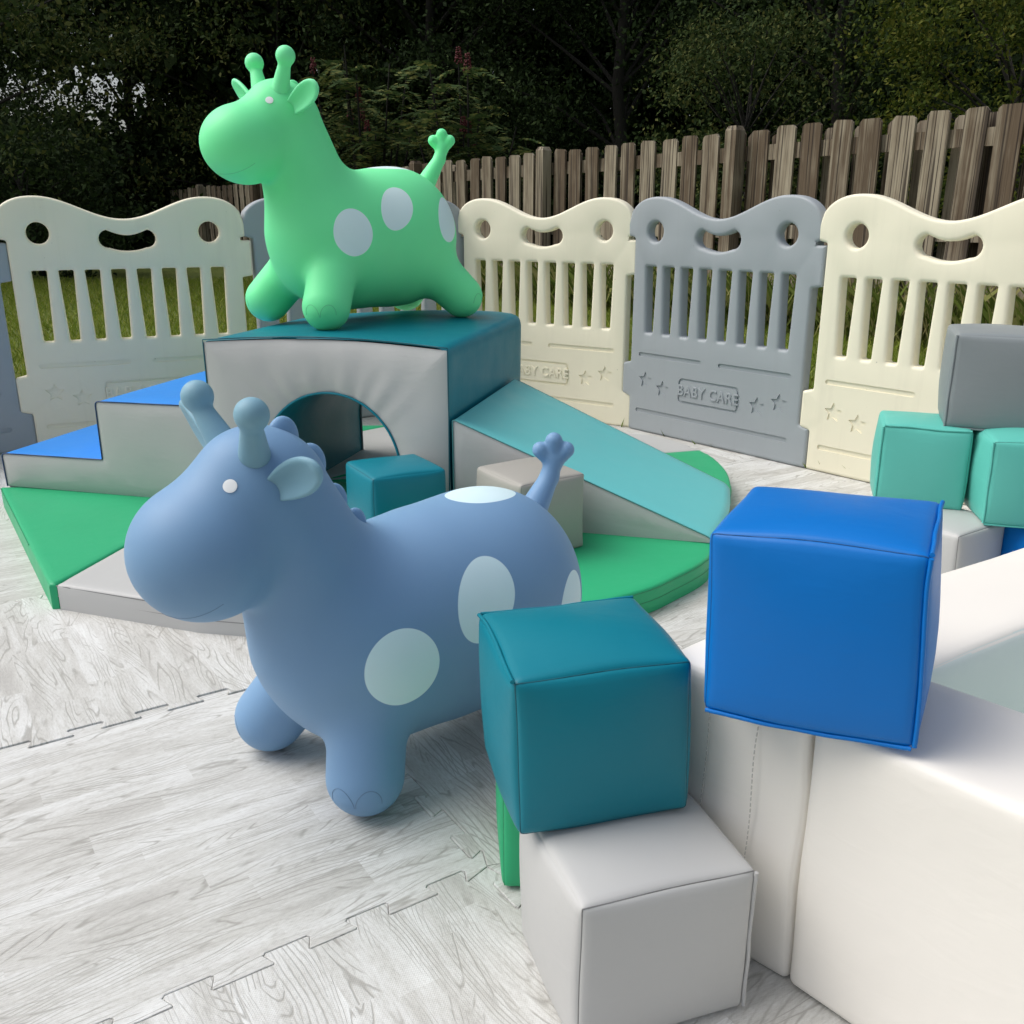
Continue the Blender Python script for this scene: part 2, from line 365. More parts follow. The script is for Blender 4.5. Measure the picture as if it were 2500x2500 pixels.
def panel_mesh():
    mid = PW_ / 2; H = []
    for cx in (.125, PW_ - .131): H.append(arcs(cx, .683, .033, 0, 2 * math.pi, 32)[:-1])
    hb = []                                                       # bean shaped hand hole
    for k in range(17): t = -1 + k / 8; hb.append((mid + t * .056, .6255 + .010 * t * t))
    hb += arcs(mid + .058, .6635, .0280, -math.pi / 2 + .1, math.pi / 2 - .15, 9)
    for k in range(1, 16): t = 1 - k / 8; hb.append((mid + t * .060, .6745 + .0165 * abs(t) ** 1.8))
    hb += arcs(mid - .058, .6635, .0280, math.pi / 2 + .15, 1.5 * math.pi - .1, 9)
    H.append(hb)
    for k in range(8):
        c = mid + (k - 3.5) * .0775; q0, q1, z0, z1, r = .0225, .0150, .348, .570, .006
        base = [(c - q1, z0), (c + q1, z0), (c + q0, z1), (c - q0, z1)]; sl_ = []
        for m in range(4):
            p, q, n_ = Vector(base[m - 1]), Vector(base[m]), Vector(base[(m + 1) % 4]); a = (p - q).normalized(); b = (n_ - q).normalized(); A, B = q + a * r, q + b * r
            sl_ += [tuple(A.lerp(q, t).lerp(q.lerp(B, t), t)) for t in (0, .25, .5, .75, 1)]
        H.append(sl_)
    O = ccw(clean(panel_outline())); H = [ccw(clean(K))[::-1] for K in H]     # material always on the left
    E = [star(mid + dx, z, .030) for dx, z in ((-.275, .185), (-.195, .163), (.195, .163), (.275, .185))]
    E += [capsule(.075, mid - .035, .272, .0075), capsule(mid + .035, PW_ - .075, .272, .0075), capsule(.07, PW_ - .07, .075, .0075)]
    E += [rrect(mid - .125, mid + .125, .128, .212, .016), rrect(mid - .117, mid + .117, .136, .204, .010)]
    E = [ccw(clean(K)) for K in E]
    T2 = PT_ / 2; V, F = [], []
    prof = [(math.pi / 2 * k / 4) for k in range(5)]
    def bevelled(K, bv):
        n = len(K); rings = []
        for a in prof[::-1]: rings.append((bv * (1 - math.cos(a)), -(T2 - bv) - bv * math.sin(a)))
        for a in prof: rings.append((bv * (1 - math.cos(a)), (T2 - bv) + bv * math.sin(a)))
        b = len(V)
        for ins, y in rings:
            for p in offset_loop(K, ins): V.append((p[0], y, p[1]))
        for i in range(len(rings) - 1):
            for k in range(n): l = (k + 1) % n; F.append((b + i * n + k, b + i * n + l, b + (i + 1) * n + l, b + (i + 1) * n + k))
        return offset_loop(K, bv)
    flat = [bevelled(O, .009)] + [bevelled(K, .011) for K in H]
    v2, tf = cdt_fill(flat + E); b = len(V); V += [(p[0], -T2, p[1]) for p in v2]; F += [tuple(b + i for i in t) for t in tf]
    vb, tb = cdt_fill(flat); b = len(V); V += [(p[0], T2, p[1]) for p in vb]; F += [tuple(b + i for i in t) for t in tb]
    ve, te = cdt_fill(E); b = len(V); dp = .0042; V += [(p[0], -T2 + dp, p[1]) for p in ve]; F += [tuple(b + i for i in t) for t in te]
    for K in E:
        n = len(K); b = len(V); V += [(p[0], -T2, p[1]) for p in K] + [(p[0], -T2 + dp, p[1]) for p in K]
        F += [(b + k, b + (k + 1) % n, b + n + (k + 1) % n, b + n + k) for k in range(n)]
    me = bpy.data.meshes.new('playpen_panel'); me.from_pydata(V, [], F); me.update()
    bm = bmesh.new(); bm.from_mesh(me); bmesh.ops.remove_doubles(bm, verts=bm.verts, dist=.00004); bmesh.ops.recalc_face_normals(bm, faces=bm.faces); bm.to_mesh(me); bm.free()
    smooth(me, 40); return me
def text_mesh(body, size, ext, sx=1):
    cu = bpy.data.curves.new('t', 'FONT'); cu.body = body; cu.size = size; cu.extrude = ext; cu.bevel_depth = .0008; cu.bevel_resolution = 1; cu.align_x = 'CENTER'; cu.align_y = 'CENTER'
    cu.space_character = 1.08
    tmp = bpy.data.objects.new('tmp', cu); me = bpy.data.meshes.new_from_object(tmp); bpy.data.objects.remove(tmp)
    me.transform(Matrix.Scale(sx, 4, (1, 0, 0))); me.transform(Matrix.Rotation(R(90), 4, 'X')); return me
PM = panel_mesh(); PMc = PM.copy(); PMg = PM.copy(); PMc.materials.append(M['cream']); PMg.materials.append(M['panelgrey'])
TM = text_mesh('BABY CARE', .050, .0022, .92); TMc = TM.copy(); TMg = TM.copy(); TMc.materials.append(M['cream']); TMg.materials.append(M['panelgrey'])
def panel(x, y, ang, cream, label):
    o = link('playpen_panel', PMc if cream else PMg); o.location = (x, y, .001); o.rotation_euler = (0, 0, ang)
    tag(o, label, 'playpen panel', 'playpen panels around the play mat')
    t = link('lettering', TMc if cream else TMg, None, o); t.location = (PW_ / 2, -PT_ / 2 - .0004, .170)
    return o
STEP = .737
A1 = math.atan2(-.765, .644)
p0 = Vector((.432, 3.361)) - Vector((math.cos(A1), math.sin(A1))) * .03
panel(p0.x, p0.y, A1, False, 'grey playpen panel between two cream panels, in front of the wooden fence')
p1 = p0 + Vector((math.cos(A1), math.sin(A1))) * STEP
panel(p1.x, p1.y, A1, True, 'cream playpen panel partly hidden by the stacked grey and aqua foam cubes')
p2 = p1 + Vector((math.cos(A1), math.sin(A1))) * STEP
panel(p2.x, p2.y, A1, False, 'grey playpen panel just past the right edge behind the cube stack')
A2 = R(-33); pm = p0 - Vector((math.cos(A2), math.sin(A2))) * STEP
panel(pm.x, pm.y, A2, True, 'cream playpen panel behind the teal arch block and aqua slide')
pl = Vector((-1.598, 3.02)); A3 = R(23)
panel(pl.x, pl.y, A3, True, 'cream playpen panel behind the blue foam steps, left of the green giraffe')
pe = pl + Vector((math.cos(A3), math.sin(A3))) * STEP
A4 = math.atan2(pm.y - pe.y, pm.x - pe.x)
hid = panel(pe.x, pe.y, A4, False, 'grey playpen panel mostly hidden behind the green giraffe'); hid.scale.x = (pm - pe).length / STEP
A5 = R(35); pf = pl - Vector((math.cos(A5), math.sin(A5))) * STEP
panel(pf.x, pf.y, A5, False, 'grey playpen panel cut off by the left edge of the picture')

# ------------------------------------------------------------------ soft blocks
US = [-1, -.985, -.965, -.93, -.86, -.7, -.5, -.25, 0, .25, .5, .7, .86, .93, .965, .985, 1]
def soft_map(p, half, r, bulge, wob, seed, pinch):
    q = [p[i] * half[i] for i in range(3)]
    inn = [max(-(half[i] - r), min(half[i] - r, q[i])) for i in range(3)]
    d = Vector([q[i] - inn[i] for i in range(3)]); L = d.length
    v = Vector(inn) + (d * (r / L) if L > 1e-9 else Vector())
    for i in range(3):
        j, k = (i + 1) % 3, (i + 2) % 3
        f = (max(0, 1 - p[j] ** 2) * max(0, 1 - p[k] ** 2)) ** .75
        b = bulge[i] if isinstance(bulge, (tuple, list)) else bulge
        v[i] += math.copysign(abs(p[i]) ** 4, p[i]) * f * b
    if pinch:
        c = abs(p[0] * p[1] * p[2]) ** 8; v *= 1 + pinch * c
    if wob: v += noise.noise_vector(v * 9 + Vector((seed * 3.1, seed, 0))) * wob
    return v
def soft_mesh(dims, r=.007, bulge=.006, wob=.0022, seed=0, pinch=.01):
    half = [d / 2 for d in dims]; V, F, idx = [], [], {}
    def vid(p):
        k = tuple(round(c, 4) for c in p)
        if k not in idx: idx[k] = len(V); V.append(soft_map(p, half, r, bulge, wob, seed, pinch))
        return idx[k]
    n = len(US)
    for ax in range(3):
        for sg in (-1, 1):
            for a in range(n - 1):
                for b in range(n - 1):
                    def P(u, v_):
                        p = [0, 0, 0]; p[ax] = sg; p[(ax + 1) % 3] = u; p[(ax + 2) % 3] = v_; return tuple(p)
                    F.append((vid(P(US[a], US[b])), vid(P(US[a + 1], US[b])), vid(P(US[a + 1], US[b + 1])), vid(P(US[a], US[b + 1]))))
    me = mesh('soft_block', V, F, None); return me, half
def soft_block(name, dims, loc, rot, mat, seam_mat, label, seams, welts, group, cat='foam cube', r=.009, bulge=.0085, seed=0, wob=.0032):
    """seams/welts: (axis, signs) - an edge runs along axis with the two other coordinates at signs"""
    me, half = soft_mesh(dims, r, bulge, wob, seed); me.transform(Matrix.Translation((0, 0, half[2])))
    o = link(name, me, mat); o.location = loc; o.rotation_euler = rot
    tag(o, label, cat, group)
    def path(ax, s, out):
        P = []
        for k in range(41):
            t = -1 + k / 20; p = [0, 0, 0]; p[ax] = t; p[(ax + 1) % 3] = s[0]; p[(ax + 2) % 3] = s[1]
            v = soft_map(p, half, r, bulge, wob, seed, .01); d = Vector((0, 0, 0)); d[(ax + 1) % 3] = s[0]; d[(ax + 2) % 3] = s[1]
            v += d.normalized() * out
            if out > 0: v += noise.noise_vector(v * 25 + Vector((seed, 2, 5))) * .0012
            P.append(v + Vector((0, 0, half[2])))
        return P
    for a, s in seams: tubes('seam', [(path(a, s, -.0002), .0008, False)], seam_mat, o, 6)
    for a, s in welts:
        P = path(a, s, .0022); d = Vector((0, 0, 0)); d[(a + 1) % 3] = s[0]; d[(a + 2) % 3] = s[1]
        V, F = tube_data([(q if 0 < i < 40 else q + d * .0008) for i, q in enumerate(P)], .0021, 8)
        link('piping', mesh('piping', V, F, 60), mat, o)
        st = []
        inward = Vector((0, 0, 0)); inward[(a + 1) % 3] = -s[0]
        if (a + 1) % 3 == 2 and s[0] < 0 or ((a + 2) % 3 == 1): pass
        Q = path(a, s, -.0004)
        ofs = Vector((0, 0, 0)); ofs[(a + 2) % 3] = -s[1] * .0055; ofs[(a + 1) % 3] = s[0] * .0004
        for k in range(1, 40): st.append(([Q[k] + ofs - (Q[k] - Q[k - 1]) * .3, Q[k] + ofs + (Q[k + 1 if k < 40 else k] - Q[k]) * .3], .0006, False))
        tubes('stitching', st, seam_mat, o, 4)
    return o
# edge tokens
X_, Y_, Z_ = 0, 1, 2
# axis a: others are (a+1)%3,(a+2)%3.  X: (y,z)  Y: (z,x)  Z: (x,y)
FT, FB, BT, BB = (X_, (-1, 1)), (X_, (-1, -1)), (X_, (1, 1)), (X_, (1, -1))
LT, LB, RT, RB = (Y_, (1, -1)), (Y_, (-1, -1)), (Y_, (1, 1)), (Y_, (-1, 1))
FL, FR, BL, BR = (Z_, (-1, -1)), (Z_, (1, -1)), (Z_, (-1, 1)), (Z_, (1, 1))
GC = 'soft foam cubes scattered around the play area'
Q = .168
soft_block('foam_cube', (.179, .166, .166), (.1185, .7870, .001), (0, 0, .315), M['grey'], S['grey'], 'pale grey foam cube on the floor under the teal cube, nearest to the viewer', [FT, FL], [FR], GC, seed=1)
soft_block('foam_cube', (.177, .168, .166), (.0735, .872, .1735), (-.022, -.022, .225), M['teal'], S['teal'], 'teal foam cube balanced on the nearest pale grey cube', [FT, FL, FR, FB], [LT, BT], GC, seed=2, bulge=.012)
soft_block('foam_cube', (.180, .170, .176), (.2955, .8145, .3095), (-.012, -.03, -.45), M['blue'], S['blue'], 'bright blue foam cube sitting on the corner of the white foam pit', [FT, FL], [RT, FR, FB], GC, seed=3)
soft_block('foam_cube', (.168, .165, .165), (.0725, .988, .001), (0, 0, .0), M['green'], S['green'], 'green foam cube almost hidden behind the stacked grey and teal cubes', [FT, FL], [], GC, seed=4)
soft_block('foam_cube', (.168, .168, .168), (-.2546, 1.9806, .056), (0, 0, .507), M['teal'], S['teal'], 'teal foam cube standing in front of the arch opening', [LT, FL], [], GC, seed=5)
soft_block('foam_cube', (.168, .168, .168), (.0387, 1.943, .056), (0, 0, .60), M['midgrey'], S['grey'], 'pale grey foam cube beside the slide, behind the tail of the blue giraffe', [FT, FL], [], GC, seed=6)
soft_block('foam_cube', (.168, .168, .168), (.856, 1.92, .169), (0, 0, -.315), M['aqua'], S['aqua'], 'left one of two aqua foam cubes under the mid grey cube', [FR], [FT, FL], GC, seed=7)
soft_block('foam_cube', (.168, .168, .168), (1.010, 1.803, .169), (0, 0, -.19), M['aqua'], S['aqua'], 'aqua foam cube cut by the right edge, beneath the mid grey cube', [FT], [FL, FB], GC, seed=8, bulge=.009)
soft_block('foam_cube', (.192, .180, .186), (.986, 1.905, .336), (0, 0, -.33), M['dkgrey'], S['dkgrey'], 'mid grey foam cube on top of the two aqua cubes', [], [FL, FB], GC, seed=9)
soft_block('foam_cube', (.168, .168, .166), (.862, 1.79, .001), (0, 0, .62), M['grey'], S['grey'], 'pale grey foam cube at the bottom of the stack by the right edge', [FT, FL, RT], [], GC, seed=10)
soft_block('foam_cube', (.168, .168, .166), (1.075, 1.76, .001), (0, 0, .3), M['blue'], S['blue'], 'blue foam cube peeking out at the bottom of the stack by the right edge', [FT, FL], [], GC, seed=11)

# ------------------------------------------------------------------ soft climbing set on its mat
P0 = Vector((-1.336, 2.396)); UD = Vector((1.769, -.451)).normalized(); ND = Vector((-UD.y, UD.x)); YAW = math.atan2(UD.y, UD.x)
def W3(s, n, z): p = P0 + UD * s + ND * n; return Vector((p.x, p.y, z))
MZ = .055
# ---- mat of wedges
MC = P0 + UD * .85 + ND * .35
outl = [(-1.352, 2.392), (-.906, 1.712), (-.58, 1.602), (-.25, 1.545), (0.03, 1.565), (.237, 1.672), (.33, 1.758), (.412, 1.858), (.452, 1.97), (.503, 2.12), (.548, 2.27), (.585, 2.42), (.604, 2.6), (.575, 2.80), (.46, 2.99), (.28, 3.06), (.0, 3.12), (-.41, 3.15), (-.66, 3.14), (-.92, 3.08), (-1.15, 2.95), (-1.28, 2.7)]
def rim(a, b):
    """outline points a..b with smooth points in between"""
    P = [Vector(p) for p in outl]; out = []
    for k in range(a, b):
        p0, p1, p2, p3 = P[max(0, k - 1)], P[k], P[k + 1], P[min(len(P) - 1, k + 2)]
        for t in (0, .25, .5, .75):
            q = .5 * ((2 * p1) + (p2 - p0) * t + (2 * p0 - 5 * p1 + 4 * p2 - p3) * t * t + (3 * p1 - p0 - 3 * p2 + p3) * t ** 3); out.append(tuple(q))
    return out + [tuple(P[b])]
mroot = tag(empty('folding_mat', (MC.x, MC.y, 0)), 'green and pale grey wedge-patterned foam mat under the climbing set', 'foam mat')
def prism(poly, z0, z1, r=.006, dome=.0):
    """soft slab over a polygon: rounded upper rim, slightly domed top"""
    poly = list(poly)
    if sum(poly[k - 1][0] * poly[k][1] - poly[k][0] * poly[k - 1][1] for k in range(len(poly))) < 0: poly = poly[::-1]
    v2, T = cdt_fill([poly], poly_grid(poly, .045, (r * .12, r * .4, r, r * 3)))
    d = edist(v2, [poly]); n = len(poly); V, F = [], []
    for p, q in zip(v2, d):
        u = 1 - min(1, q / r); V.append((p[0], p[1], z1 - r * (1 - math.sqrt(max(0, 1 - u * u))) + dome * (1 - math.exp(-q / (6 * r)))))
    F = [tuple(t) for t in T]; b = len(V)
    for z in (z0, z0 + (z1 - r - z0) * .5, z1 - r):
        for p in poly: V.append((p[0], p[1], z))
    for i in (0, 1):
        for k in range(n): l = (k + 1) % n; F.append((b + i * n + k, b + i * n + l, b + (i + 1) * n + l, b + (i + 1) * n + k))
    me = bpy.data.meshes.new('slab'); me.from_pydata(V, [], F); me.update()
    bm = bmesh.new(); bm.from_mesh(me); bmesh.ops.remove_doubles(bm, verts=bm.verts, dist=.0001); bmesh.ops.recalc_face_normals(bm, faces=bm.faces)
    if sum(f.normal.z * f.calc_area() for f in bm.faces) < 0: bmesh.ops.reverse_faces(bm, faces=bm.faces)
    bm.to_mesh(me); bm.free()
    smooth(me, 50); return me
def refine(P, st=.05, closed=True):
    out = []
    for k in range(len(P)):
        a = Vector(P[k]); b = Vector(P[(k + 1) % len(P)]); m = max(1, int((b - a).length / st))
        for t in range(m): out.append(tuple(a.lerp(b, t / m)))
    return out
wed = [([0, 1], [(-.885, 1.722)], 'green'), ([2, 3], [(-.893, 1.722)], 'grey'), ([3, 4, 5, 6, 7, 8, 9, 10, 11], [], 'green'), ([11, 12, 13, 14], [], 'grey'), ([14, 15, 16], [], 'green'), ([16, 17, 18], [], 'grey'), ([18, 19, 20], [], 'green'), ([20, 21, 0], [], 'grey')]
apex = (-.52, 2.46)
def mat_seg(pts, key):
    pts = refine(pts, .03)
    me = prism(pts, .001, MZ, .007, .002); me.transform(Matrix.Translation((-MC.x, -MC.y, 0)))
    link('mat_segment', me, M[key], mroot)
    return pts
sA = (-.893, 1.7145); sB = (-.845, 1.935)
mat_seg([outl[0], outl[1], sA, sB, (-.75, 2.12), apex], 'green')
mat_seg([(sA[0] + .003, sA[1] - .003), outl[2], outl[3], apex, (-.747, 2.118), (sB[0] + .003, sB[1])], 'grey')
mat_seg([(outl[3][0] + .003, outl[3][1])] + rim(4, 10) + [apex], 'green')
def frontier(a, b, key): mat_seg(outl[a:b + 1] + [apex], key)
mat_seg(rim(10, 13) + [apex], 'green'); mat_seg(rim(13, 15) + [apex], 'grey'); mat_seg(rim(15, 16) + [apex], 'green'); mat_seg(outl[16:18] + [(-.62, 2.94), apex], 'grey'); mat_seg(outl[17:21] + [apex, (-.622, 2.942)], 'green'); mat_seg(outl[20:22] + [outl[0], apex], 'grey')
def off(P, d, z): return [(p[0] - MC.x, p[1] - MC.y, z) for p in P]
for P_, z_, r_, k_ in ((rim(4, 11), MZ - .006, .0012, 'green'), (rim(4, 11), .026, .0009, 'green'), (refine(outl[0:2], .04)[:14], MZ - .004, .0012, 'green'), ([sA, outl[2], outl[3]], MZ - .005, .0012, 'grey'), ([sA, outl[2], outl[3]], .028, .0008, 'grey')):
    tubes('seam', [(off(P_, 0, z_), r_, False)], S[k_], mroot, 6)

# ---- generic extruded soft body: profile (s,z) swept over n
def sweep(prof, n0, n1, nn=9, edge=.006, puff=None):
    V, F = [], []; m = len(prof)
    ns = [n0, n0 + edge * .35, n0 + edge] + [n0 + (n1 - n0) * k / nn for k in range(1, nn)] + [n1 - edge, n1 - edge * .35, n1]
    c = (sum(p[0] for p in prof) / m, sum(p[1] for p in prof) / m)
    for i, n in enumerate(ns):
        sh = {0: edge * .8, 1: edge * .25, len(ns) - 1: edge * .8, len(ns) - 2: edge * .25}.get(i, 0)
        for k, (s, z) in enumerate(prof):
            a = prof[k - 1] if k else prof[0]; b = prof[k + 1] if k < m - 1 else prof[-1]
            t = Vector((b[0] - a[0], b[1] - a[1])).normalized(); nr = Vector((-t.y, t.x))
            d = puff(s, z, (n - n0) / (n1 - n0)) if puff else 0
            V.append(W3(s - nr.x * sh + nr.x * d, n, z - nr.y * sh + nr.y * d))
    for i in range(len(ns) - 1):
        for k in range(m - 1): F.append((i * m + k, i * m + k + 1, (i + 1) * m + k + 1, (i + 1) * m + k))
    return V, F
def rc(pts, r, n=6, ss=.05):
    """open polyline (s,z) with rounded corners (r per interior point), resampled"""
    out = [Vector(pts[0])]
    for k in range(1, len(pts) - 1):
        p, q, s = Vector(pts[k - 1]), Vector(pts[k]), Vector(pts[k + 1]); rr = r[k - 1]
        A = q + (p - q).normalized() * rr; B = q + (s - q).normalized() * rr
        for t in range(n + 1): t /= n; out.append(A.lerp(q, t).lerp(q.lerp(B, t), t))
    out.append(Vector(pts[-1])); res = []
    for a, b in zip(out, out[1:]):
        m = max(1, int((b - a).length / ss))
        for t in range(m): res.append(tuple(a.lerp(b, t / m)))
    res.append(tuple(out[-1])); return res
def rebase(o, root):
    o.data.transform(Matrix.Translation(-root.location)); o.parent = root; return o
def cap_face(poly, n, puff, flip, st=.03):
    """puffed side panel over a closed profile"""
    poly = clean(list(poly), 1e-4); ex = poly_grid(poly, .03, (.003, .008, .018))
    v2, T = cdt_fill([poly], ex); d = edist(v2, [poly]); V = []
    for (s, z), q in zip(v2, d):
        V.append(W3(s, n + (puff * (1 - math.exp(-q / .014)) + .0022 * noise.noise(Vector((s * 11, z * 14, n * 7))) * min(1, q / .03)) * (1 if flip else -1), z))
    return V, [tuple(t) for t in T]
CW = -1

# ---- stairs
DEP = .60
sroot = tag(empty('foam_stairs', W3(.3, .3, MZ)), 'grey sided foam stairs with blue treads left of the arch block', 'foam steps')
spf = rc([(.002, MZ + .002), (0, .146), (.305, .148), (.306, .298), (.618, .300), (.620, MZ + .002)], [.012, .004, .012, .01], 5, .04)
V, F = sweep(spf, 0, DEP, 8, .006)
rebase(link('step_cover', mesh('step_cover', V, F, 40), M['step']), sroot)
for nn_, fl in ((.001, False), (DEP - .001, True)):
    V, F = cap_face(spf, nn_, .006, fl); rebase(link('side_panel', mesh('side_panel', V, F, 40), M['grey']), sroot)
o = tubes('seam', [([W3(s, -.001, z) for s, z in spf[:-1]], .0016, False)], plain('navy piping', lin(24, 58, 104)), None, 6); rebase(o, sroot)

# ---- slide
lroot = tag(empty('foam_slide', W3(1.5, .3, MZ)), 'pale aqua foam slide with grey side, right of the arch block', 'foam slide')
wpf = rc([(1.240, MZ + .002), (1.240, .302), (1.826, .070), (1.834, MZ + .002)], [.008, .012], 5, .03)
def bend(V):
    out = []
    for v in V:
        d = Vector((v.x, v.y)) - P0; s = d.dot(UD); n = d.dot(ND); f = max(0, (s - 1.24) / .59); t = min(1, max(0, n / .57))
        out.append(W3(s + f * (.020 * t + .014 * math.sin(math.pi * t)), n * (1 - .22 * f), v.z))
    return out
V, F = sweep(wpf, 0, .57, 10, .006); rebase(link('slide_cover', mesh('slide_cover', bend(V), F, 40), M['slide']), lroot)
for nn_, fl in ((.001, False), (.569, True)):
    V, F = cap_face(wpf, nn_, .005, fl); rebase(link('side_panel', mesh('side_panel', bend(V), F, 40), M['grey']), lroot)
rebase(tubes('seam', [([W3(s, -.001, z) for s, z in wpf[:-2]], .0014, False)], S['slide'], None, 6), lroot)

# ---- arch block
broot = tag(empty('foam_arch', W3(.93, .34, MZ)), 'teal foam arch block with grey front, carrying the green giraffe', 'foam arch')
BD = .79; S0, S1 = .626, 1.232; AC, AR, AZ = .93, .176, .168
bpf = rc([(S0 + .010, MZ + .002), (S0, .459), (S1, .461), (S1 - .004, MZ + .002)], [.016, .030], 7, .03)
def crown(s, z, t): return .012 * max(0, math.sin(math.pi * min(1, max(0, (s - S0) / (S1 - S0))))) * (1 if z > .45 else 0)
NB = lambda s: .60 + max(0, s - .76) * .42
def wedge(V):
    out = []
    for v in V:
        d = Vector((v.x, v.y)) - P0; s = d.dot(UD); n = d.dot(ND); out.append(W3(s, n if n < .02 else n * NB(s) / BD, v.z))
    return out
def backround(V):
    out = []
    for v in V:
        d = Vector((v.x, v.y)) - P0; s = d.dot(UD); n = d.dot(ND)
        q = max(0, (n - (BD - .13)) / .13); rr = .10 * (1 - math.sqrt(max(0, 1 - q * q)))
        k = max(-1, min(1, (s - (S0 + S1) / 2) / ((S1 - S0) / 2))); s2 = s - rr * k ** 5
        out.append(W3(s2, n + CONC(s, n), v.z))
    return out
def CONC(s, n): return .022 * math.sin(math.pi * min(1, max(0, (s - S0) / (S1 - S0)))) * max(0, 1 - n / .4)
V, F = sweep(bpf, 0, BD, 22, .003, crown)
rebase(link('cover', mesh('cover', wedge(backround(V)), F, 40), M['teal']), broot)
arch = [(AC + AR, MZ + .002), (AC + AR, .09), (AC + AR, .13)] + [(AC + AR * math.cos(a), AZ + AR * math.sin(a)) for a in [math.pi * k / 40 for k in range(41)]] + [(AC - AR, .13), (AC - AR, .09), (AC - AR, MZ + .002)]
V, F = [], []
for i in range(12):
    for s, z in arch: V.append(W3(s, .001 + CONC(s, BD * i / 11) + (BD - .002) * i / 11, z))
m = len(arch)
for i in range(11):
    for k in range(m - 1): F.append((i * m + k, i * m + k + 1, (i + 1) * m + k + 1, (i + 1) * m + k))
rebase(link('tunnel', mesh('tunnel', wedge(V), F, 40), M['teal']), broot)
# grey faces between the arch and the outer outline, puffed with pulled folds round the arch
def outer_of(s, z):
    # ray from arch centre to outline
    if z <= AZ: return (S1 if s > AC else S0 + (0 if z > .3 else .006), z)
    d = Vector((s - AC, z - AZ)).normalized(); c = []
    if d.x > 1e-6: c.append((S1 - AC) / d.x)
    if d.x < -1e-6: c.append((S0 - AC) / d.x)
    if d.y > 1e-6: c.append((.4555 - AZ) / d.y)
    t = min(c); return (AC + d.x * t, AZ + d.y * t)
def arch_face(n0, sg, seed):
    V, F = [], []; dense = []
    # re-sampled arch with corner rays included
    angs = sorted(set([math.pi * k / 120 for k in range(121)] + [math.atan2(.460 - AZ, S1 - AC), math.pi - math.atan2(.460 - AZ, AC - S0)]))
    dense = [(AC + AR, MZ + .002), (AC + AR, .09), (AC + AR, .13)] + [(AC + AR * math.cos(a), AZ + AR * math.sin(a)) for a in angs] + [(AC - AR, .13), (AC - AR, .09), (AC - AR, MZ + .002)]
    m = len(dense); TS = [0, .03, .08, .16, .26, .38, .5, .62, .74, .84, .92, .97, 1]
    for t in TS:
        for k, (s, z) in enumerate(dense):
            o_ = outer_of(s, z); q = (s + (o_[0] - s) * t, z + (o_[1] - z) * t)
            tp = math.sin(math.pi * min(1, max(0, (q[0] - S0) / (S1 - S0))))
            zz = q[1] + .012 * tp * max(0, (q[1] - .36) / .10)
            puff = .012 * (1 - abs(2 * t - 1) ** 2.6) * min(1, max(.0, (z - MZ) / .05 + .25))
            a = math.atan2(z - AZ, s - AC)
            up = max(0, math.sin(a)) if z >= AZ else 0
            fold = .0022 * up ** 1.5 * (math.sin(a * 23 + 2 * math.sin(a * 5 + seed)) * .6 + noise.noise(Vector((a * 9, seed, t * 2)))) * math.exp(-((t - .22) / .32) ** 2)
            fold += .0022 * noise.noise(Vector((q[0] * 16, q[1] * 5, seed)))* (1 - abs(2 * t - 1) ** 3)
            V.append(W3(q[0], n0 + CONC(q[0], 0 if sg < 0 else 9) + sg * (puff + fold), zz))
    for i in range(len(TS) - 1):
        for k in range(m - 1): F.append((i * m + k, i * m + k + 1, (i + 1) * m + k + 1, (i + 1) * m + k))
    return mesh('face', V, F, 60)
rebase(link('front_panel', arch_face(.0005, -1, 1.3), M['grey']), broot)
bk = arch_face(BD - .0005, 1, 4.2)
for v in bk.vertices:
    q_ = wedge(backround([v.co.copy()]))[0]; v.co = q_
o = link('back_panel', bk, M['grey']); rebase(o, broot)
ol = [(S0 + .008, MZ + .01), (S0, .3), (S0, .452)] + [(S0 + (S1 - S0) * k / 20, .461 + .012 * math.sin(math.pi * k / 20)) for k in range(21)] + [(S1, .452), (S1, .3), (S1 - .003, MZ + .01)]
rebase(tubes('seam', [([W3(s, -.0012 + CONC(s, 0), z) for s, z in ol], .0016, False)], S['teal'], None, 6), broot)
rebase(tubes('piping', [([W3(s, -.002 + CONC(s, 0), z) for s, z in arch], .0028, False)], M['teal'], None, 8), broot)

# ------------------------------------------------------------------ white foam pit
WD = Vector((.666, -.746)).normalized(); WN = Vector((.848, .53)).normalized(); CORN = Vector((.158, .897)); ZT = .305; TH = .165
proot = tag(empty('foam_pit', (CORN.x, CORN.y, 0)), 'large white foam pit with thick walls in the right foreground', 'foam pit')
def wall(a, d, inn, L, th, z0, z1, name, r=.020, bul=.006, seed=0, wob=.002, rot_in=None):
    """a: outer start corner, d: direction, inn: inward normal"""
    me, half = soft_mesh((L, th, z1 - z0), r, (.004, bul, .004), wob, seed, 0)
    c = a + d * (L / 2) + inn * (th / 2); yaw = math.atan2(d.y, d.x)
    me.transform(Matrix.Rotation(yaw, 4, 'Z')); me.transform(Matrix.Translation((c.x - CORN.x, c.y - CORN.y, (z0 + z1) / 2)))
    q = Vector((inn.x, inn.y, 0))
    me.materials.append(M['white']); me.materials.append(M['shadewhite'])
    me.polygons.foreach_set('material_index', [1 if p.normal.dot(q) > .75 else 0 for p in me.polygons])  # inner faces are white vinyl too; their greenish shade is painted into the colour
    return link(name, me, None, proot)
WI = Vector((-WD.y, WD.x)); FI = Vector((WN.y, -WN.x)); PL = .95
fold_at = .178
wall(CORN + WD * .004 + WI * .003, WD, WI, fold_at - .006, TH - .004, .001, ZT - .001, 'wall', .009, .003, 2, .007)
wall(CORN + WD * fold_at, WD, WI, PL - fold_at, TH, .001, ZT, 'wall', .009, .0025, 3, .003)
s_far = CORN + WI * (TH + .001)
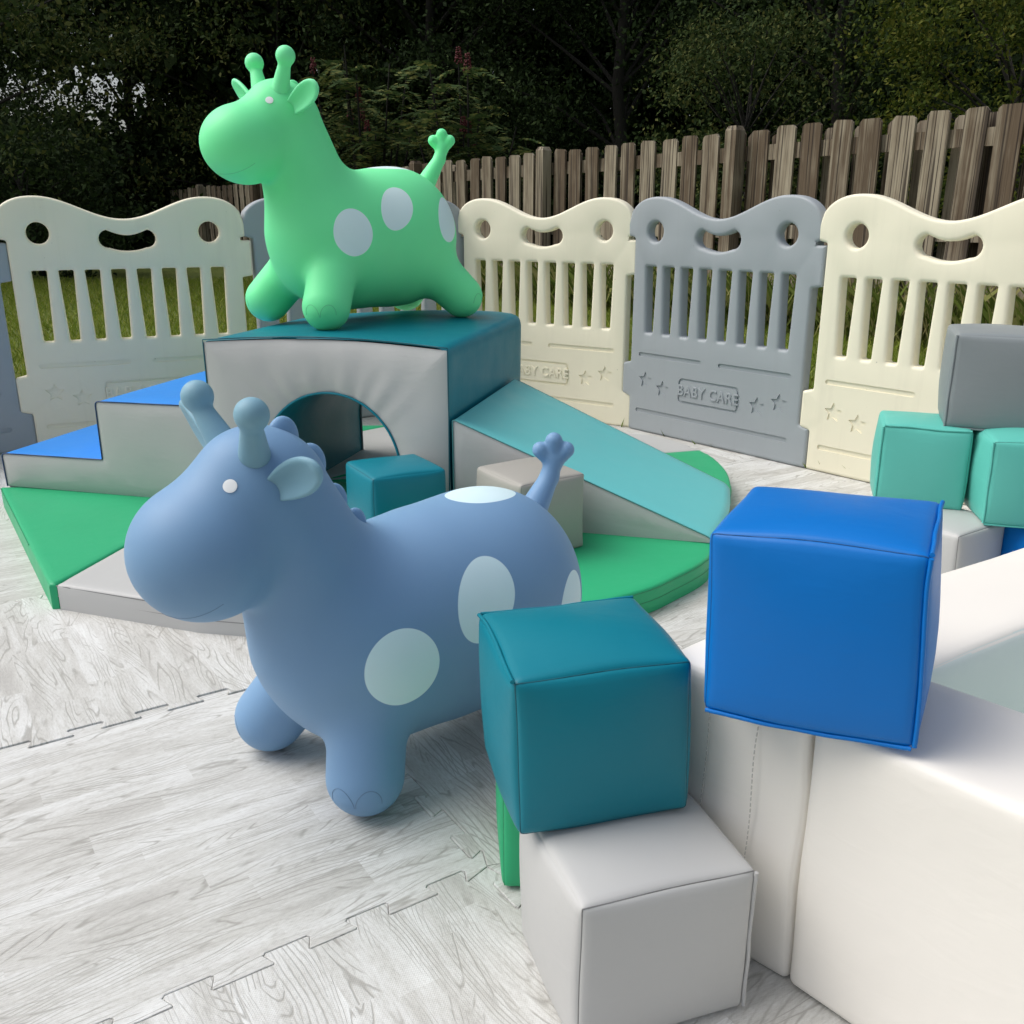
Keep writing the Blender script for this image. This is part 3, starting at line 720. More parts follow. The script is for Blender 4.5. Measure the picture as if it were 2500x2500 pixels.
wall(CORN + WN * (TH * 1.0 + .012), WN, FI, PL - TH, TH, .001, ZT, 'wall', .018, .003, 4, .003)
e1 = CORN + WD * PL; e2 = CORN + WN * PL
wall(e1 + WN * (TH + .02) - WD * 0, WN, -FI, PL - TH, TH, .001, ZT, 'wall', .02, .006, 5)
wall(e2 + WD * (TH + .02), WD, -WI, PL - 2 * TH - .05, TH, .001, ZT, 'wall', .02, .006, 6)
fl = prism([tuple(q - CORN) for q in (CORN + WD * .1 + WN * .1, CORN + WD * (PL - .1) + WN * .1, CORN + WD * (PL - .1) + WN * (PL - .1), CORN + WD * .1 + WN * (PL - .1))], .001, .03, .005)
link('pit_floor', fl, M['shadewhite'], proot)  # floor in the same white with shade tinted in
def wpt(s, z, o=.0): p = WD * s - WI * o; return (p.x, p.y, z)
def vline(s, wv): return [wpt(s + .0014 * math.sin(k * .5 + wv), .02 + k * .0128, .0068 * (1 - (2 * (k / 21) - 1) ** 2) ** .75 + .0008 - .003) for k in range(21)]
st = []
for s, wv in ((.065, 0), (.122, 2)):
    Pv = vline(s, wv)
    for k in range(0, 20):
        a, b = Vector(Pv[k]), Vector(Pv[k + 1])
        for q in (0, .5): st.append(([a.lerp(b, q), a.lerp(b, q + .32)], .0007, False))
tubes('stitching', st, S['white'], proot, 4)

# ------------------------------------------------------------------ bouncy giraffes
def smin(a, b, k):
    h = np.clip(.5 + .5 * (b - a) / k, 0, 1); return b * (1 - h) + a * h - k * h * (1 - h)
def sd_ell(P, c, r):
    q = (P - np.array(c)) / np.array(r); k0 = np.sqrt((q ** 2).sum(-1)); k1 = np.sqrt(((q / np.array(r)) ** 2).sum(-1)) + 1e-9
    return k0 * (k0 - 1) / k1
def sd_cone(P, a, b, ra, rb):
    a = np.array(a); b = np.array(b); ab = b - a; t = np.clip(((P - a) @ ab) / (ab @ ab), 0, 1)
    d = np.sqrt(((P - a - t[..., None] * ab) ** 2).sum(-1)); return d - (ra + (rb - ra) * t)
GP = {}
def sdf(P):
    A = P.copy(); A[..., 1] = np.abs(A[..., 1]); p = GP; m = p['muz']; hx = p['hx']; b = p['bk']
    d = sd_ell(P, (-.035 - b * .5, 0, p['bz']), (.236 + b * .5, p['bw'], p['br']))
    d = smin(d, sd_ell(P, (-.120 - b, 0, p['bz'] + .006), (.155, p['bw'] * .96, p['br'] * .975)), .05)
    d = smin(d, sd_ell(P, (.095, 0, p['cz']), (p['ch'], p['bw'] * .94, .158)), .06)
    d = smin(d, sd_cone(P, (.130, 0, .26), (hx - .034, 0, .485), .120, .084), .05)
    hd = sd_ell(P, m, p['mr'])
    hd = smin(hd, sd_ell(P, (hx - .012, 0, .496), (.086, .078, .087)), .04)
    hd = smin(hd, sd_cone(P, (hx - .01, 0, .478), (m[0] - .01, 0, m[2] - .004), .070, .072), .03)
    d = smin(d, hd, .026)
    f_ = p['ff']; g_ = p.get('ff2', f_)
    d = smin(d, sd_cone(P, (.135 - p['lg'], .084, .160), f_, .060, .0585), .024)
    d = smin(d, sd_cone(P, (.135 - p['lg'], -.084, .160), (g_[0], -g_[1], g_[2]), .060, .0585), .024)
    d = smin(d, sd_cone(A, (-.150 - b, .070, .160), p['hf'], .068, .0575), .034)
    return d
def surface_net(fn, lo, hi, h):
    lo = np.array(lo); n = np.ceil((np.array(hi) - lo) / h).astype(int) + 1
    ax = [lo[i] + h * np.arange(n[i]) for i in range(3)]
    G = np.stack(np.meshgrid(*ax, indexing='ij'), -1); D = fn(G)
    c = [D[i:n[0] - 1 + i, j:n[1] - 1 + j, k:n[2] - 1 + k] for i in (0, 1) for j in (0, 1) for k in (0, 1)]
    sgn = sum((x < 0).astype(int) for x in c); act = (sgn > 0) & (sgn < 8)
    acc = np.zeros(act.shape + (3,)); cnt = np.zeros(act.shape)
    offs = [(i, j, k) for i in (0, 1) for j in (0, 1) for k in (0, 1)]
    for a in range(8):
        for b in range(a + 1, 8):
            df = [offs[b][m] - offs[a][m] for m in range(3)]
            if sum(abs(x) for x in df) != 1: continue
            x = (c[a] < 0) != (c[b] < 0); t = np.where(x, c[a] / np.where(x, c[a] - c[b], 1), 0)
            p = np.array(offs[a]) + t[..., None] * np.array(df); acc += np.where(x[..., None], p, 0); cnt += x
    I = np.argwhere(act); idx = -np.ones(act.shape, int); idx[act] = np.arange(len(I))
    V = (I + acc[act] / cnt[act][:, None]) * h + lo; F = []
    for axn in range(3):
        sl0 = [slice(None)] * 3; sl1 = [slice(None)] * 3; sl0[axn] = slice(0, -1); sl1[axn] = slice(1, None)
        a = D[tuple(sl0)] < 0; b = D[tuple(sl1)] < 0; E = np.argwhere(a != b); o1, o2 = (axn + 1) % 3, (axn + 2) % 3
        ok = (E[:, o1] > 0) & (E[:, o2] > 0) & (E[:, o1] < n[o1] - 1) & (E[:, o2] < n[o2] - 1); E = E[ok]
        fl = a[tuple(E.T)]
        def at(d1, d2):
            q = E.copy(); q[:, o1] -= d1; q[:, o2] -= d2; return idx[tuple(q.T)]
        Qd = np.stack([at(1, 1), at(0, 1), at(0, 0), at(1, 0)], -1); Qd[~fl] = Qd[~fl][:, ::-1]; F.append(Qd)
    return V, np.concatenate(F)
def grad(P, e=.0008):
    g = np.zeros_like(P)
    for i in range(3):
        d = np.zeros(3); d[i] = e; g[..., i] = (sdf(P + d) - sdf(P - d)) / (2 * e)
    return g / (np.linalg.norm(g, axis=-1, keepdims=True) + 1e-9)
def project(P, it=8):
    P = np.array(P, float)
    for _ in range(it): P = P - grad(P) * sdf(P)[..., None] * .9
    return P
def rubber(name, c, spot=None, sp=None):
    s = N(name); o = s.obj(); v = s.noise(o, 7, 3)
    col_ = s.mix(v, dk(c, .96), tuple(min(1, x * 1.03) for x in c[:3]) + (1,))
    if spot:
        x, y, z = s.sep(o); pa = s.comb(x, s.math('ABSOLUTE', y), z); mask = None
        for (cx, cy, cz), (rx, ry, rz), rot in sp:
            d = s.vmath('SUBTRACT', pa, (cx, cy, cz))
            dx, dy, dz = s.sep(d); ca, sa = math.cos(rot), math.sin(rot)
            xx = s.math('ADD', s.math('MULTIPLY', dx, ca), s.math('MULTIPLY', dz, sa)); zz = s.math('SUBTRACT', s.math('MULTIPLY', dz, ca), s.math('MULTIPLY', dx, sa))
            q = s.vmath('LENGTH', s.scale(s.comb(xx, dy, zz), (1 / rx, 1 / ry, 1 / rz)))
            q = s.mr(q, .985, 1.0, 1, 0); mask = q if mask is None else s.math('MAXIMUM', mask, q)
        col_ = s.mix(mask, col_, spot)
    s.l(col_, s.p.inputs['Base Color']); s.p.inputs['Roughness'].default_value = .52; s.p.inputs['Specular IOR Level'].default_value = .38
    s.p.inputs['Subsurface Weight'].default_value = .35; s.p.inputs['Subsurface Radius'].default_value = (.03, .03, .03); s.p.inputs['Subsurface Scale'].default_value = .6
    s.bump(s.noise(o, 700, 2, .6), .1, .0006); return s.m
def lobe_mesh(parts, h=.003, k=.008):
    """small smooth union of cones/ellipsoids -> mesh"""
    def fn(P):
        d = None
        for t, a, b, c_, e in parts:
            q = sd_cone(P, a, b, c_, e) if t == 'c' else sd_ell(P, a, b)
            d = q if d is None else smin(d, q, k)
        return d
    allp = np.array([p[1] for p in parts] + [p[2] for p in parts if p[0] == 'c']); ext = .06
    V, F = surface_net(fn, allp.min(0) - ext, allp.max(0) + ext, h)
    return V, F
def npm(name, V, F, mat):
    me = fast_mesh(name, V, F); me.materials.append(mat); smooth(me, None); return me
def ear_mesh(sy, hx):
    # flattened rounded ear cupped forward
    base = np.array((hx - .004, .062, .506)); tip = np.array((hx - .022, .172, .560) if sy > 0 else (hx + .004, .186, .592)); ax = tip - base; L = np.linalg.norm(ax); ax /= L
    fw = np.array((.80, .15, -.25)); fw -= ax * (fw @ ax); fw /= np.linalg.norm(fw); sd_ = np.cross(ax, fw)
    V, F = [], []; nu, nv = 25, 26
    for i in range(nu):
        t = i / (nu - 1); q_ = max(0, (t - .60) / .40); wd = .0265 * ((.50 + .50 * math.sin(math.pi / 2 * min(1, t / .60))) if t < .60 else math.sqrt(max(0, 1 - q_ * q_)))
        wd = max(wd, .0006)
        for k in range(nv):
            a = 2 * math.pi * k / nv; u = math.cos(a); v = math.sin(a)
            th = .0135 * (1 - .25 * t) * (wd / .0285) ** .7
            p = base + ax * (t * L) + sd_ * (u * wd) + fw * (v * th)
            if v > 0: p -= fw * (.0135 * max(0, 1 - (u / .82) ** 2) ** .8 * min(1, wd / .02) * math.sin(math.pi * min(1, .08 + t * .97)) ** .8)   # hollow in front
            V.append((p[0], p[1] * sy, p[2]))
    for i in range(nu - 1):
        for k in range(nv): l = (k + 1) % nv; F.append((i * nv + k, i * nv + l, (i + 1) * nv + l, (i + 1) * nv + k))
    F.append(tuple((nu - 1) * nv + k for k in range(nv)))
    return mesh('ear', V, F, None)
def giraffe(loc, rz, scale, c, ctrim, spot, label, params):
    GP.clear(); GP.update(params); hx = params['hx']; hn = params['horn']; tl = params['tail']; bk_ = params['bk']
    GV, GF = surface_net(sdf, (-.36, -.24, -.012), (.48, .24, .62), .0055)
    for _ in range(2): GV = GV - grad(GV) * sdf(GV)[:, None] * .8
    SPOTS = params['spots']
    bm_ = rubber(label[:10] + ' rubber', c, spot, SPOTS); tm = rubber(label[:10] + ' trim rubber', ctrim); em = plain('eye white', lin(246, 250, 250), .35); lm = plain('mould line', dk(c, .70), .6)
    root = tag(empty('bouncy_giraffe', loc, rz), label, 'toy giraffe', 'inflatable bouncy giraffes'); root.scale = (scale,) * 3
    b = link('body', npm('body', GV, GF, bm_), None, root)
    for sy in (-1, 1):
        V, F = lobe_mesh([('c', (hx + .003, .045 * sy, .548), (hn[0], (hn[1] - .004) * sy, hn[2] - .012), .0225, .0135), ('e', (hn[0], hn[1] * sy, hn[2]), (.0225, .0225, .0225), 0, 0)], .0025, .006)
        link('horn', npm('horn', V, F, tm), None, root)
        link('ear', ear_mesh(sy, hx), tm, root)
        e = project([(params['eye'][0], params['eye'][1] * sy, params['eye'][2])])[0]; g = grad(np.array([e]))[0]
        V, F = [], []; q = Vector(g).to_track_quat('Z', 'Y')
        for i in range(5):
            rr = .0092 * math.cos(i / 4 * math.pi / 2); zz = .0008 * math.sin(i / 4 * math.pi / 2)
            for k in range(24): a = 2 * math.pi * k / 24; V.append(Vector(e) + q @ Vector((rr * math.cos(a), rr * math.sin(a), zz - .0003)))
        for i in range(4):
            for k in range(24): l = (k + 1) % 24; F.append((i * 24 + k, i * 24 + l, (i + 1) * 24 + l, (i + 1) * 24 + k))
        V2 = project([tuple(v) for v in V]); V = [Vector(p) + Vector(g) * (.0008 if i_ < 24 else .0009) for i_, p in enumerate(V2)]
        link('eye', mesh('eye', V, F, None), em, root)
    T_ = Vector((tl[0], 0, tl[1])); lat = Vector((-.75, .66, 0))
    lobes = [('c', tuple(T_ - Vector((0, 0, .022))), tuple(T_ + d * .9), .0125, r_) for d, r_ in ((lat * .024 + Vector((0, 0, .004)), .0150), (lat * -.026 + Vector((0, 0, .004)), .0148), (Vector((0, 0, .022)), .0152))]
    V, F = lobe_mesh([('c', (-.200 - bk_, 0, .325), (tl[0] + .010, 0, tl[1] - .045), .031, .0165), ('c', (tl[0] + .010, 0, tl[1] - .045), tuple(T_ - Vector((0, 0, .015))), .0165, .0165)] + lobes, .0022, .006)
    link('tail', npm('tail', V, F, bm_), None, root)
    mn = []
    for mx, mz_, r_ in ((hx - .068, .570, .021), (hx - .112, .518, .018), (hx - .142, .455, .014), (hx - .165, .405, .012)):
        q = project([(mx, 0, mz_)])[0]; mn.append(q); 
    for q, r_ in zip(mn, (.0215, .0225, .020, .018)):
        g = grad(np.array([q]))[0]; c_ = q - g * r_ * params['mane']
        V, F = lobe_mesh([('e', tuple(c_), (r_ * 1.1, r_ * .62, r_ * 1.45), 0, 0)], .0025, .004); link('mane', npm('mane', V, F, bm_), None, root)
    # toe creases and smile, laid on the surface
    for ft in ('ff', 'hf'):
        for sy in (-1, 1):
            fx, fy, fz = params.get('ff2', params['ff']) if ft == 'ff' and sy < 0 else params[ft]
            cx, cy = fx, fy * sy
            fdir = Vector((.75, .66 * sy, 0)).normalized() if fx > 0 else Vector((-.6, .8 * sy, 0)).normalized()
            sd2 = Vector((-fdir.y, fdir.x, 0))
            for sgn in (-.5, .5):
                P = []
                for k in range(17):
                    a = math.pi * k / 16; p = Vector((cx, cy, .0)) + fdir * .055 + sd2 * (sgn * .048 + .023 * math.cos(a)); p.z = .038 + .030 * math.sin(a); P.append(tuple(p))
                tubes('toe_line', [(project(P), .0006, False)], lm, root, 5)
    m_ = params['muz']; P = [(m_[0] + .065 - .05 * (abs(t) ** 1.5), .075 * t, m_[2] - .068 + .026 * abs(t) ** 2) for t in [-1 + k / 15 for k in range(31)]]
    tubes('mouth', [(project(P), .0005, False)], lm, root, 5)
    return root
SG = [((.118, .150, .232), (.050, .2, .057), .15), ((-.018, .150, .288), (.042, .2, .060), .70), ((-.188, .110, .258), (.048, .1, .062), .40), ((-.10, 0, .395), (.075, .050, .06), 0)]
SB = [((.105, .150, .237), (.058, .2, .058), .15), ((-.052, .150, .296), (.049, .2, .066), .65), ((-.232, .105, .236), (.045, .1, .062), .35), ((-.165, 0, .412), (.066, .050, .06), 0)]
giraffe((-.4029, 2.6049, .4675), R(-137.73), 1.0, lin(124, 250, 172), lin(134, 250, 180), lin(226, 250, 250), 'bright green bouncy giraffe with pale spots standing on the arch block',
        dict(lg=.0, cz=.200, bz=.210, br=.176, ch=.156, muz=(.316, 0, .434), mr=(.101, .096, .090), hx=.232, ff=(.205, .146, .0575), hf=(-.237, .131, .0575), bk=.0, bw=.160, horn=(.231, .075, .624), eye=(.285, .085, .547), tail=(-.282, .464), spots=SG, mane=.85))
giraffe((-.1542, 1.2221, .001), R(-139.2), .8695, lin(120, 157, 193), lin(128, 168, 186), lin(214, 238, 244), 'dusty blue bouncy giraffe with pale spots standing on the floor in front',
        dict(lg=.012, cz=.222, bz=.226, br=.184, ch=.138, muz=(.315, 0, .424), mr=(.102, .098, .097), hx=.250, ff=(.152, .112, .0575), ff2=(.176, .142, .0575), hf=(-.245, .122, .0575), bk=.06, bw=.166, horn=(.270, .083, .617), eye=(.309, .080, .540), tail=(-.332, .455), spots=SB, mane=.52))

# ------------------------------------------------------------------ wooden fence
def cray(x, y):
    th = R(17.722); v = ((x - 1250) / 2300, 1, -(y - 1250) / 2300); return Vector((v[0], v[1] * math.cos(th) + v[2] * math.sin(th), -v[1] * math.sin(th) + v[2] * math.cos(th)))
def gpt(x, y, z=0):
    r = cray(x, y); t = (.75 - z) / -r.z; return Vector((r.x * t, r.y * t))
def wood_fence_mat():
    s = N('weathered fence wood'); o = s.obj(); oi = s.n('ShaderNodeObjectInfo').outputs['Random']
    x, y, z = s.sep(o); vec = s.comb(s.math('ADD', s.math('MULTIPLY', x, 38), s.math('MULTIPLY', oi, 50)), s.math('MULTIPLY', y, 20), s.math('MULTIPLY', z, 1.3))
    a = s.noise(vec, 1, 5, .65, .6); b = s.noise(s.scale(vec, (4, 4, 2)), 1, 4, .7)
    big = s.noise(s.comb(s.math('MULTIPLY', x, 7), oi, s.math('MULTIPLY', z, 2.2)), 1, 3)
    worn = s.mr(s.math('ADD', s.math('ADD', a, s.math('MULTIPLY', big, .8)), s.math('MULTIPLY', s.math('SUBTRACT', oi, .5), .35)), .74, 1.06, 0, 1)
    paint = s.mix(b, lin(80, 67, 53), lin(114, 98, 79)); bare = s.mix(b, lin(126, 115, 97), lin(194, 183, 161))
    c = s.mix(worn, paint, bare); crack = s.mr(s.noise(s.scale(vec, (2.2, 2, .5)), 1, 2, .5), .37, .45, .85, 0)
    c = s.mix(crack, c, lin(44, 34, 28)); s.l(c, s.p.inputs['Base Color']); s.p.inputs['Roughness'].default_value = .9
    s.bump(s.math('ADD', a, s.math('MULTIPLY', b, .5)), .6, .006); return s.m
FM = wood_fence_mat()
f0 = gpt(2170, 815); FD = Vector((-.608, .794)).normalized(); FN = Vector((-FD.y, FD.x)); FN = FN if FN.dot(f0) < 0 else -FN   # towards camera
def xpx(p):
    th = R(17.722); yy = p.y * math.cos(th) + .1 * math.sin(th); return 1250 + 2300 * p.x / yy
e = .05; dxdt = abs(xpx(f0 + FD * e) - xpx(f0)) / e; BP = 77 / dxdt
fr = tag(empty('wooden_fence', (f0.x, f0.y, 0), math.atan2(FD.y, FD.x)), 'weathered brown wooden board fence running behind the playpen panels', 'fence')
def board_mesh(h, w_, th=.018, seed=0):
    rd = random.Random(seed); e = .020; P = [(-w_ / 2, 0), (w_ / 2, 0), (w_ / 2, h - e), (w_ / 2 - e, h + rd.uniform(-.005, .004)), (-w_ / 2 + e, h + rd.uniform(-.005, .004)), (-w_ / 2, h - e)]
    V = [(x, -th / 2, z) for x, z in P] + [(x, th / 2, z) for x, z in P]; F = [tuple(range(6)), tuple(range(11, 5, -1))] + [(k, k + 6, (k + 1) % 6 + 6, (k + 1) % 6) for k in range(6)]
    return mesh('board', V, F, 20)
rb = random.Random(5)
def ftop(t): return 1.305 - .0165 * max(0, t) + .02 * min(0, t) * 0
fl_sign = 1 if (Matrix.Rotation(fr.rotation_euler.z, 2) @ Vector((0, 1))).dot(FN) > 0 else -1
T0, T1 = -2.3, 13.4
t = T0; k = 0
while t < T1 and k < 95:
    pit = BP
    for side, ofs in ((1, 0), (-1, .5)):
        if side < 0 and t > 8.5: continue
        hgt = ftop(t) + rb.uniform(-.010, .008) - (.025 if side < 0 else 0); wd = BP * (rb.uniform(.64, .70) if side > 0 else .58)
        o = link('board', board_mesh(hgt + .02, wd, .018, k), FM, fr); o.location = (t + ofs * BP, fl_sign * side * (.028 if side > 0 else .072), -.02)
        o.rotation_euler = (rb.uniform(-.012, .012), rb.uniform(-.014, .014), rb.uniform(-.02, .02)); k += 1
    t += BP
while t < T1:                                             # the far single row
    hgt = ftop(t) + rb.uniform(-.02, .02)
    o = link('board', board_mesh(hgt + .02, BP * .66, .018, k), FM, fr); o.location = (t, fl_sign * .030, -.02); o.rotation_euler = (0, rb.uniform(-.012, .012), 0); k += 1; t += BP
def rail(z, h, th=.036):
    V, F = [], []; n = 24
    for i in range(n + 1):
        t_ = T0 + (T1 - T0) * i / n; zz = z - (1.305 - ftop(t_)) * (z / 1.3)
        for a, b in ((-th / 2, -h / 2), (th / 2, -h / 2), (th / 2, h / 2), (-th / 2, h / 2)): V.append((t_, a, zz + b))
    for i in range(n):
        for q in range(4): l = (q + 1) % 4; F.append((i * 4 + q, i * 4 + l, (i + 1) * 4 + l, (i + 1) * 4 + q))
    return link('rail', mesh('rail', V, F, 20), FM, fr)
rail(1.150, .10); rail(.62, .09); rail(.20, .09); 
for tp in (-.82, 1.29, 3.40, 5.5, 7.6, 9.7, 11.8):
    h = ftop(tp) + .03; V = [(sx * .048, sy * .048, z) for z in (-.03, h - .03, h) for sx, sy in ((-1, -1), (1, -1), (1, 1), (-1, 1))]
    V[8:] = [(v[0] * .72, v[1] * .72, v[2]) for v in V[8:]]
    F = [(0, 1, 2, 3), (8, 9, 10, 11)] + [(i * 4 + q, i * 4 + (q + 1) % 4, i * 4 + 4 + (q + 1) % 4, i * 4 + 4 + q) for i in (0, 1) for q in range(4)]
    o = link('post', mesh('post', V, F, 20), FM, fr); o.location = (tp, fl_sign * .092, 0)

# ------------------------------------------------------------------ grass
def blades(n, pick, hmin, hmax, wd, mat, name, rs):
    g = np.random.RandomState(rs); V = np.zeros((n, 4, 3)); 
    P = np.array([pick(g) for _ in range(n)]); a = g.uniform(0, 2 * np.pi, n); h = g.uniform(hmin, hmax, n); le = g.normal(0, .45, (n, 2)) * h[:, None]
    sx = np.stack([np.cos(a), np.sin(a)], -1) * wd
    V[:, 0, :2] = P - sx; V[:, 1, :2] = P + sx; V[:, 2, :2] = P + sx * .5 + le * .5; V[:, 3, :2] = P + le
    V[:, :2, 2] = -.03; V[:, 2, 2] = h * .6 - .03; V[:, 3, 2] = h - .03
    Qd = np.arange(n * 4).reshape(n, 4); me = fast_mesh(name, V.reshape(-1, 3), Qd); me.materials.append(mat)
    o = bpy.data.objects.new(name, me); COL.objects.link(o); return o
def leaf_mat(name, a, b, c, trans=.12):
    s = N(name); ri = s.n('ShaderNodeNewGeometry').outputs['Random Per Island']
    s.l(s.ramp(ri, [(.0, a), (.55, b), (1, c)]), s.p.inputs['Base Color']); s.p.inputs['Roughness'].default_value = .8; s.p.inputs['Specular IOR Level'].default_value = .12
    s.p.inputs['Transmission Weight'].default_value = 0
    tr = s.n('ShaderNodeBsdfTranslucent'); s.l(s.ramp(ri, [(.0, a), (.55, b), (1, c)]), tr.inputs[0]); mx = s.n('ShaderNodeMixShader'); mx.inputs[0].default_value = trans
    out = s.t.nodes['Material Output']; s.l(s.p.outputs[0], mx.inputs[1]); s.l(tr.outputs[0], mx.inputs[2]); s.l(mx.outputs[0], out.inputs[0]); return s.m
GM = leaf_mat('grass blades', lin(98, 118, 38), lin(126, 146, 50), lin(160, 160, 84), .35)
def pk(g):
    while True:
        y = 1.9 + 9.5 * g.rand() ** 1.6; x = g.uniform(-6, 5)
        if abs(x) < .62 * y + .3 and not inside((x, y), PEN): return (x, y)
tag(blades(90000, pk, .03, .075, .0032, GM, 'grass', 3), 'short green lawn grass outside the playpen', 'grass', kind='stuff')
def pk2(g):
    t = g.uniform(T0, 8); q = f0 + FD * t + FN * abs(g.normal(.10, .13)); return (q.x, q.y)
tag(blades(9000, pk2, .10, .46, .003, leaf_mat('weed blades', lin(80, 96, 40), lin(116, 132, 60), lin(168, 160, 108), .25), 'grass', 4), 'tall straggly grass and weeds along the foot of the fence', 'grass', kind='stuff')

# ------------------------------------------------------------------ trees and shrubs
BARK = N('bark'); _o = BARK.obj(); BARK.l(BARK.mix(BARK.noise(BARK.scale(_o, (8, 8, 1.5)), 2, 5, .7), lin(22, 21, 18), lin(44, 41, 35)), BARK.p.inputs['Base Color']); BARK.p.inputs['Roughness'].default_value = .95
BARK.bump(BARK.noise(BARK.scale(_o, (14, 14, 2)), 2, 5, .7), .8, .02); BARK = BARK.m
def leaf_quads(C, size, g, up=.35, asp=.5):
    n = len(C); d = g.normal(0, 1, (n, 3)); d[:, 2] -= .25; d /= np.linalg.norm(d, axis=1, keepdims=True)
    nn_ = g.normal(0, 1, (n, 3)); nn_[:, 2] += up * 2; s = np.cross(d, nn_); s /= np.linalg.norm(s, axis=1, keepdims=True) + 1e-9
    up_ = np.cross(s, d); L = size * g.uniform(.6, 1.35, (n, 1)); wv = L * asp * g.uniform(.7, 1.2, (n, 1)) * .5
    V = np.stack([C, C + d * L * .45 + s * wv + up_ * L * .08, C + d * L, C + d * L * .45 - s * wv + up_ * L * .08], 1)
    return V.reshape(-1, 3), np.arange(n * 4).reshape(n, 4)
def tree(name, label, x, y, h, rad, zlow, n, size, mat, seed, ncl=120, spread=.32, tr=.11, cat='tree', group='trees and bushes beyond the fence', lean=0):
    g = np.random.RandomState(seed); rr = random.Random(seed)
    root = tag(empty(name, (x, y, -.03)), label, cat, group)
    V, F = [], []; top = Vector((lean, rr.uniform(-.3, .3), h * .85)); pts = [Vector((0, 0, 0)).lerp(top, k / 9) + Vector((rr.uniform(-.06, .06), rr.uniform(-.06, .06), 0)) * (k > 0) for k in range(10)]
    tube_data(pts, [tr * (1 - .85 * k / 9) for k in range(10)], 8, False, V, F)
    cl = []
    for i in range(ncl):
        a = g.uniform(0, 2 * np.pi); u = g.uniform(0, 1) ** .7; z = zlow + (h - zlow) * u
        prof = math.sin(math.pi * min(1, max(0, .12 + .80 * u))) ** .6; r_ = rad * prof * (.35 + .65 * g.rand() ** .5)
        cl.append((r_ * math.cos(a) + lean * z / h, r_ * math.sin(a), z))
    for i in range(0, ncl, max(1, ncl // 26)):
        c = Vector(cl[i]); t = max(.08, min(.9, c.z / h * .75)); a = Vector((0, 0, 0)).lerp(top, t); mid = a.lerp(c, .5) + Vector((0, 0, .12 * rr.random()))
        tube_data([a, a.lerp(mid, .5), mid, mid.lerp(c, .55), c], [tr * .32 * (1 - t * .5), tr * .26, tr * .2, tr * .12, tr * .04], 5, False, V, F)
    link('trunk', mesh('trunk', V, F, 60), BARK, root)
    cl = np.array(cl); w_ = g.uniform(.4, 1.6, ncl); w_ /= w_.sum(); ci = g.choice(ncl, n, p=w_)
    C = cl[ci] + g.normal(0, 1, (n, 3)) * np.array((spread, spread, spread * .62)) * g.uniform(.4, 1.2, (n, 1)); C[:, 2] = np.maximum(C[:, 2], .03)
    V, Qd = leaf_quads(C, size, g); me = fast_mesh('crown', V, Qd); me.materials.append(mat); link('crown', me, None, root); return root
LD = leaf_mat('dark evergreen leaf', lin(32, 44, 25), lin(48, 64, 36), lin(70, 86, 50), .15)
LO = leaf_mat('oak leaf', lin(42, 56, 30), lin(62, 78, 40), lin(98, 100, 56), .25)
LY = leaf_mat('olive leaf', lin(50, 64, 25), lin(74, 88, 32), lin(108, 108, 46), .3)
LS = leaf_mat('sumac leaflet', lin(56, 76, 44), lin(78, 98, 58), lin(124, 126, 72), .3)
tree('oak_tree', 'thin leafy oak at the left edge with white sky showing between its leaves', -6.4, 11.0, 6.5, 2.3, .9, 24000, .070, LO, 21, 90, .34)
tree('oak_tree', 'leafy oak with olive tinge behind the horns of the green giraffe', -3.9, 17.0, 9, 2.9, .5, 52000, .080, LO, 22, 150, .42, .14)
tree('evergreen_tree', 'dark tree left of the oak, low branches nearly touching the lawn', -8.8, 13.5, 5.2, 2.2, .3, 20000, .078, LD, 23, 100, .36)
tree('evergreen_tree', 'dark tree behind the left cream panel with foliage down to the ground', -6.6, 17.5, 8.5, 2.3, .2, 40000, .082, LD, 24, 130, .40)
tree('evergreen_tree', 'dark tree behind the red fruited shrub in the middle', -1.2, 15.5, 8.5, 2.3, .3, 46000, .076, LD, 25, 140, .38)
tree('evergreen_tree', 'black green tree above the middle of the fence', 1.5, 14.0, 8.5, 2.2, .3, 46000, .072, LD, 26, 140, .36)
tree('evergreen_tree', 'black green tree above the grey playpen panel', 4.0, 12.5, 8, 2.2, .3, 46000, .068, LD, 27, 140, .36)
tree('evergreen_tree', 'tall dark tree behind the olive green bush at the right', 6.6, 12.5, 9, 2.4, .2, 40000, .072, LD, 28, 130, .36)
tree('leafy_bush', 'olive green leafy bush over the fence in the upper right corner', 4.3, 8.6, 3.3, 1.30, .5, 24000, .048, LY, 29, 150, .20, .05, 'bush')
tree('leafy_bush', 'small olive bush just behind the fence right of centre', 2.35, 10.2, 2.6, 1.0, .3, 11000, .05, LO, 30, 90, .2, .04, 'bush')
tree('leafy_bush', 'low dark bush on the lawn edge behind the left cream panel', -5.9, 12.2, 1.7, 1.2, .05, 9000, .08, LD, 31, 90, .24, .04, 'bush')
tree('leafy_bush', 'dark bush at the far left end of the wooden fence', -8.0, 15.5, 2.2, 1.9, .05, 9000, .1, LD, 32, 90, .34, .04, 'bush')
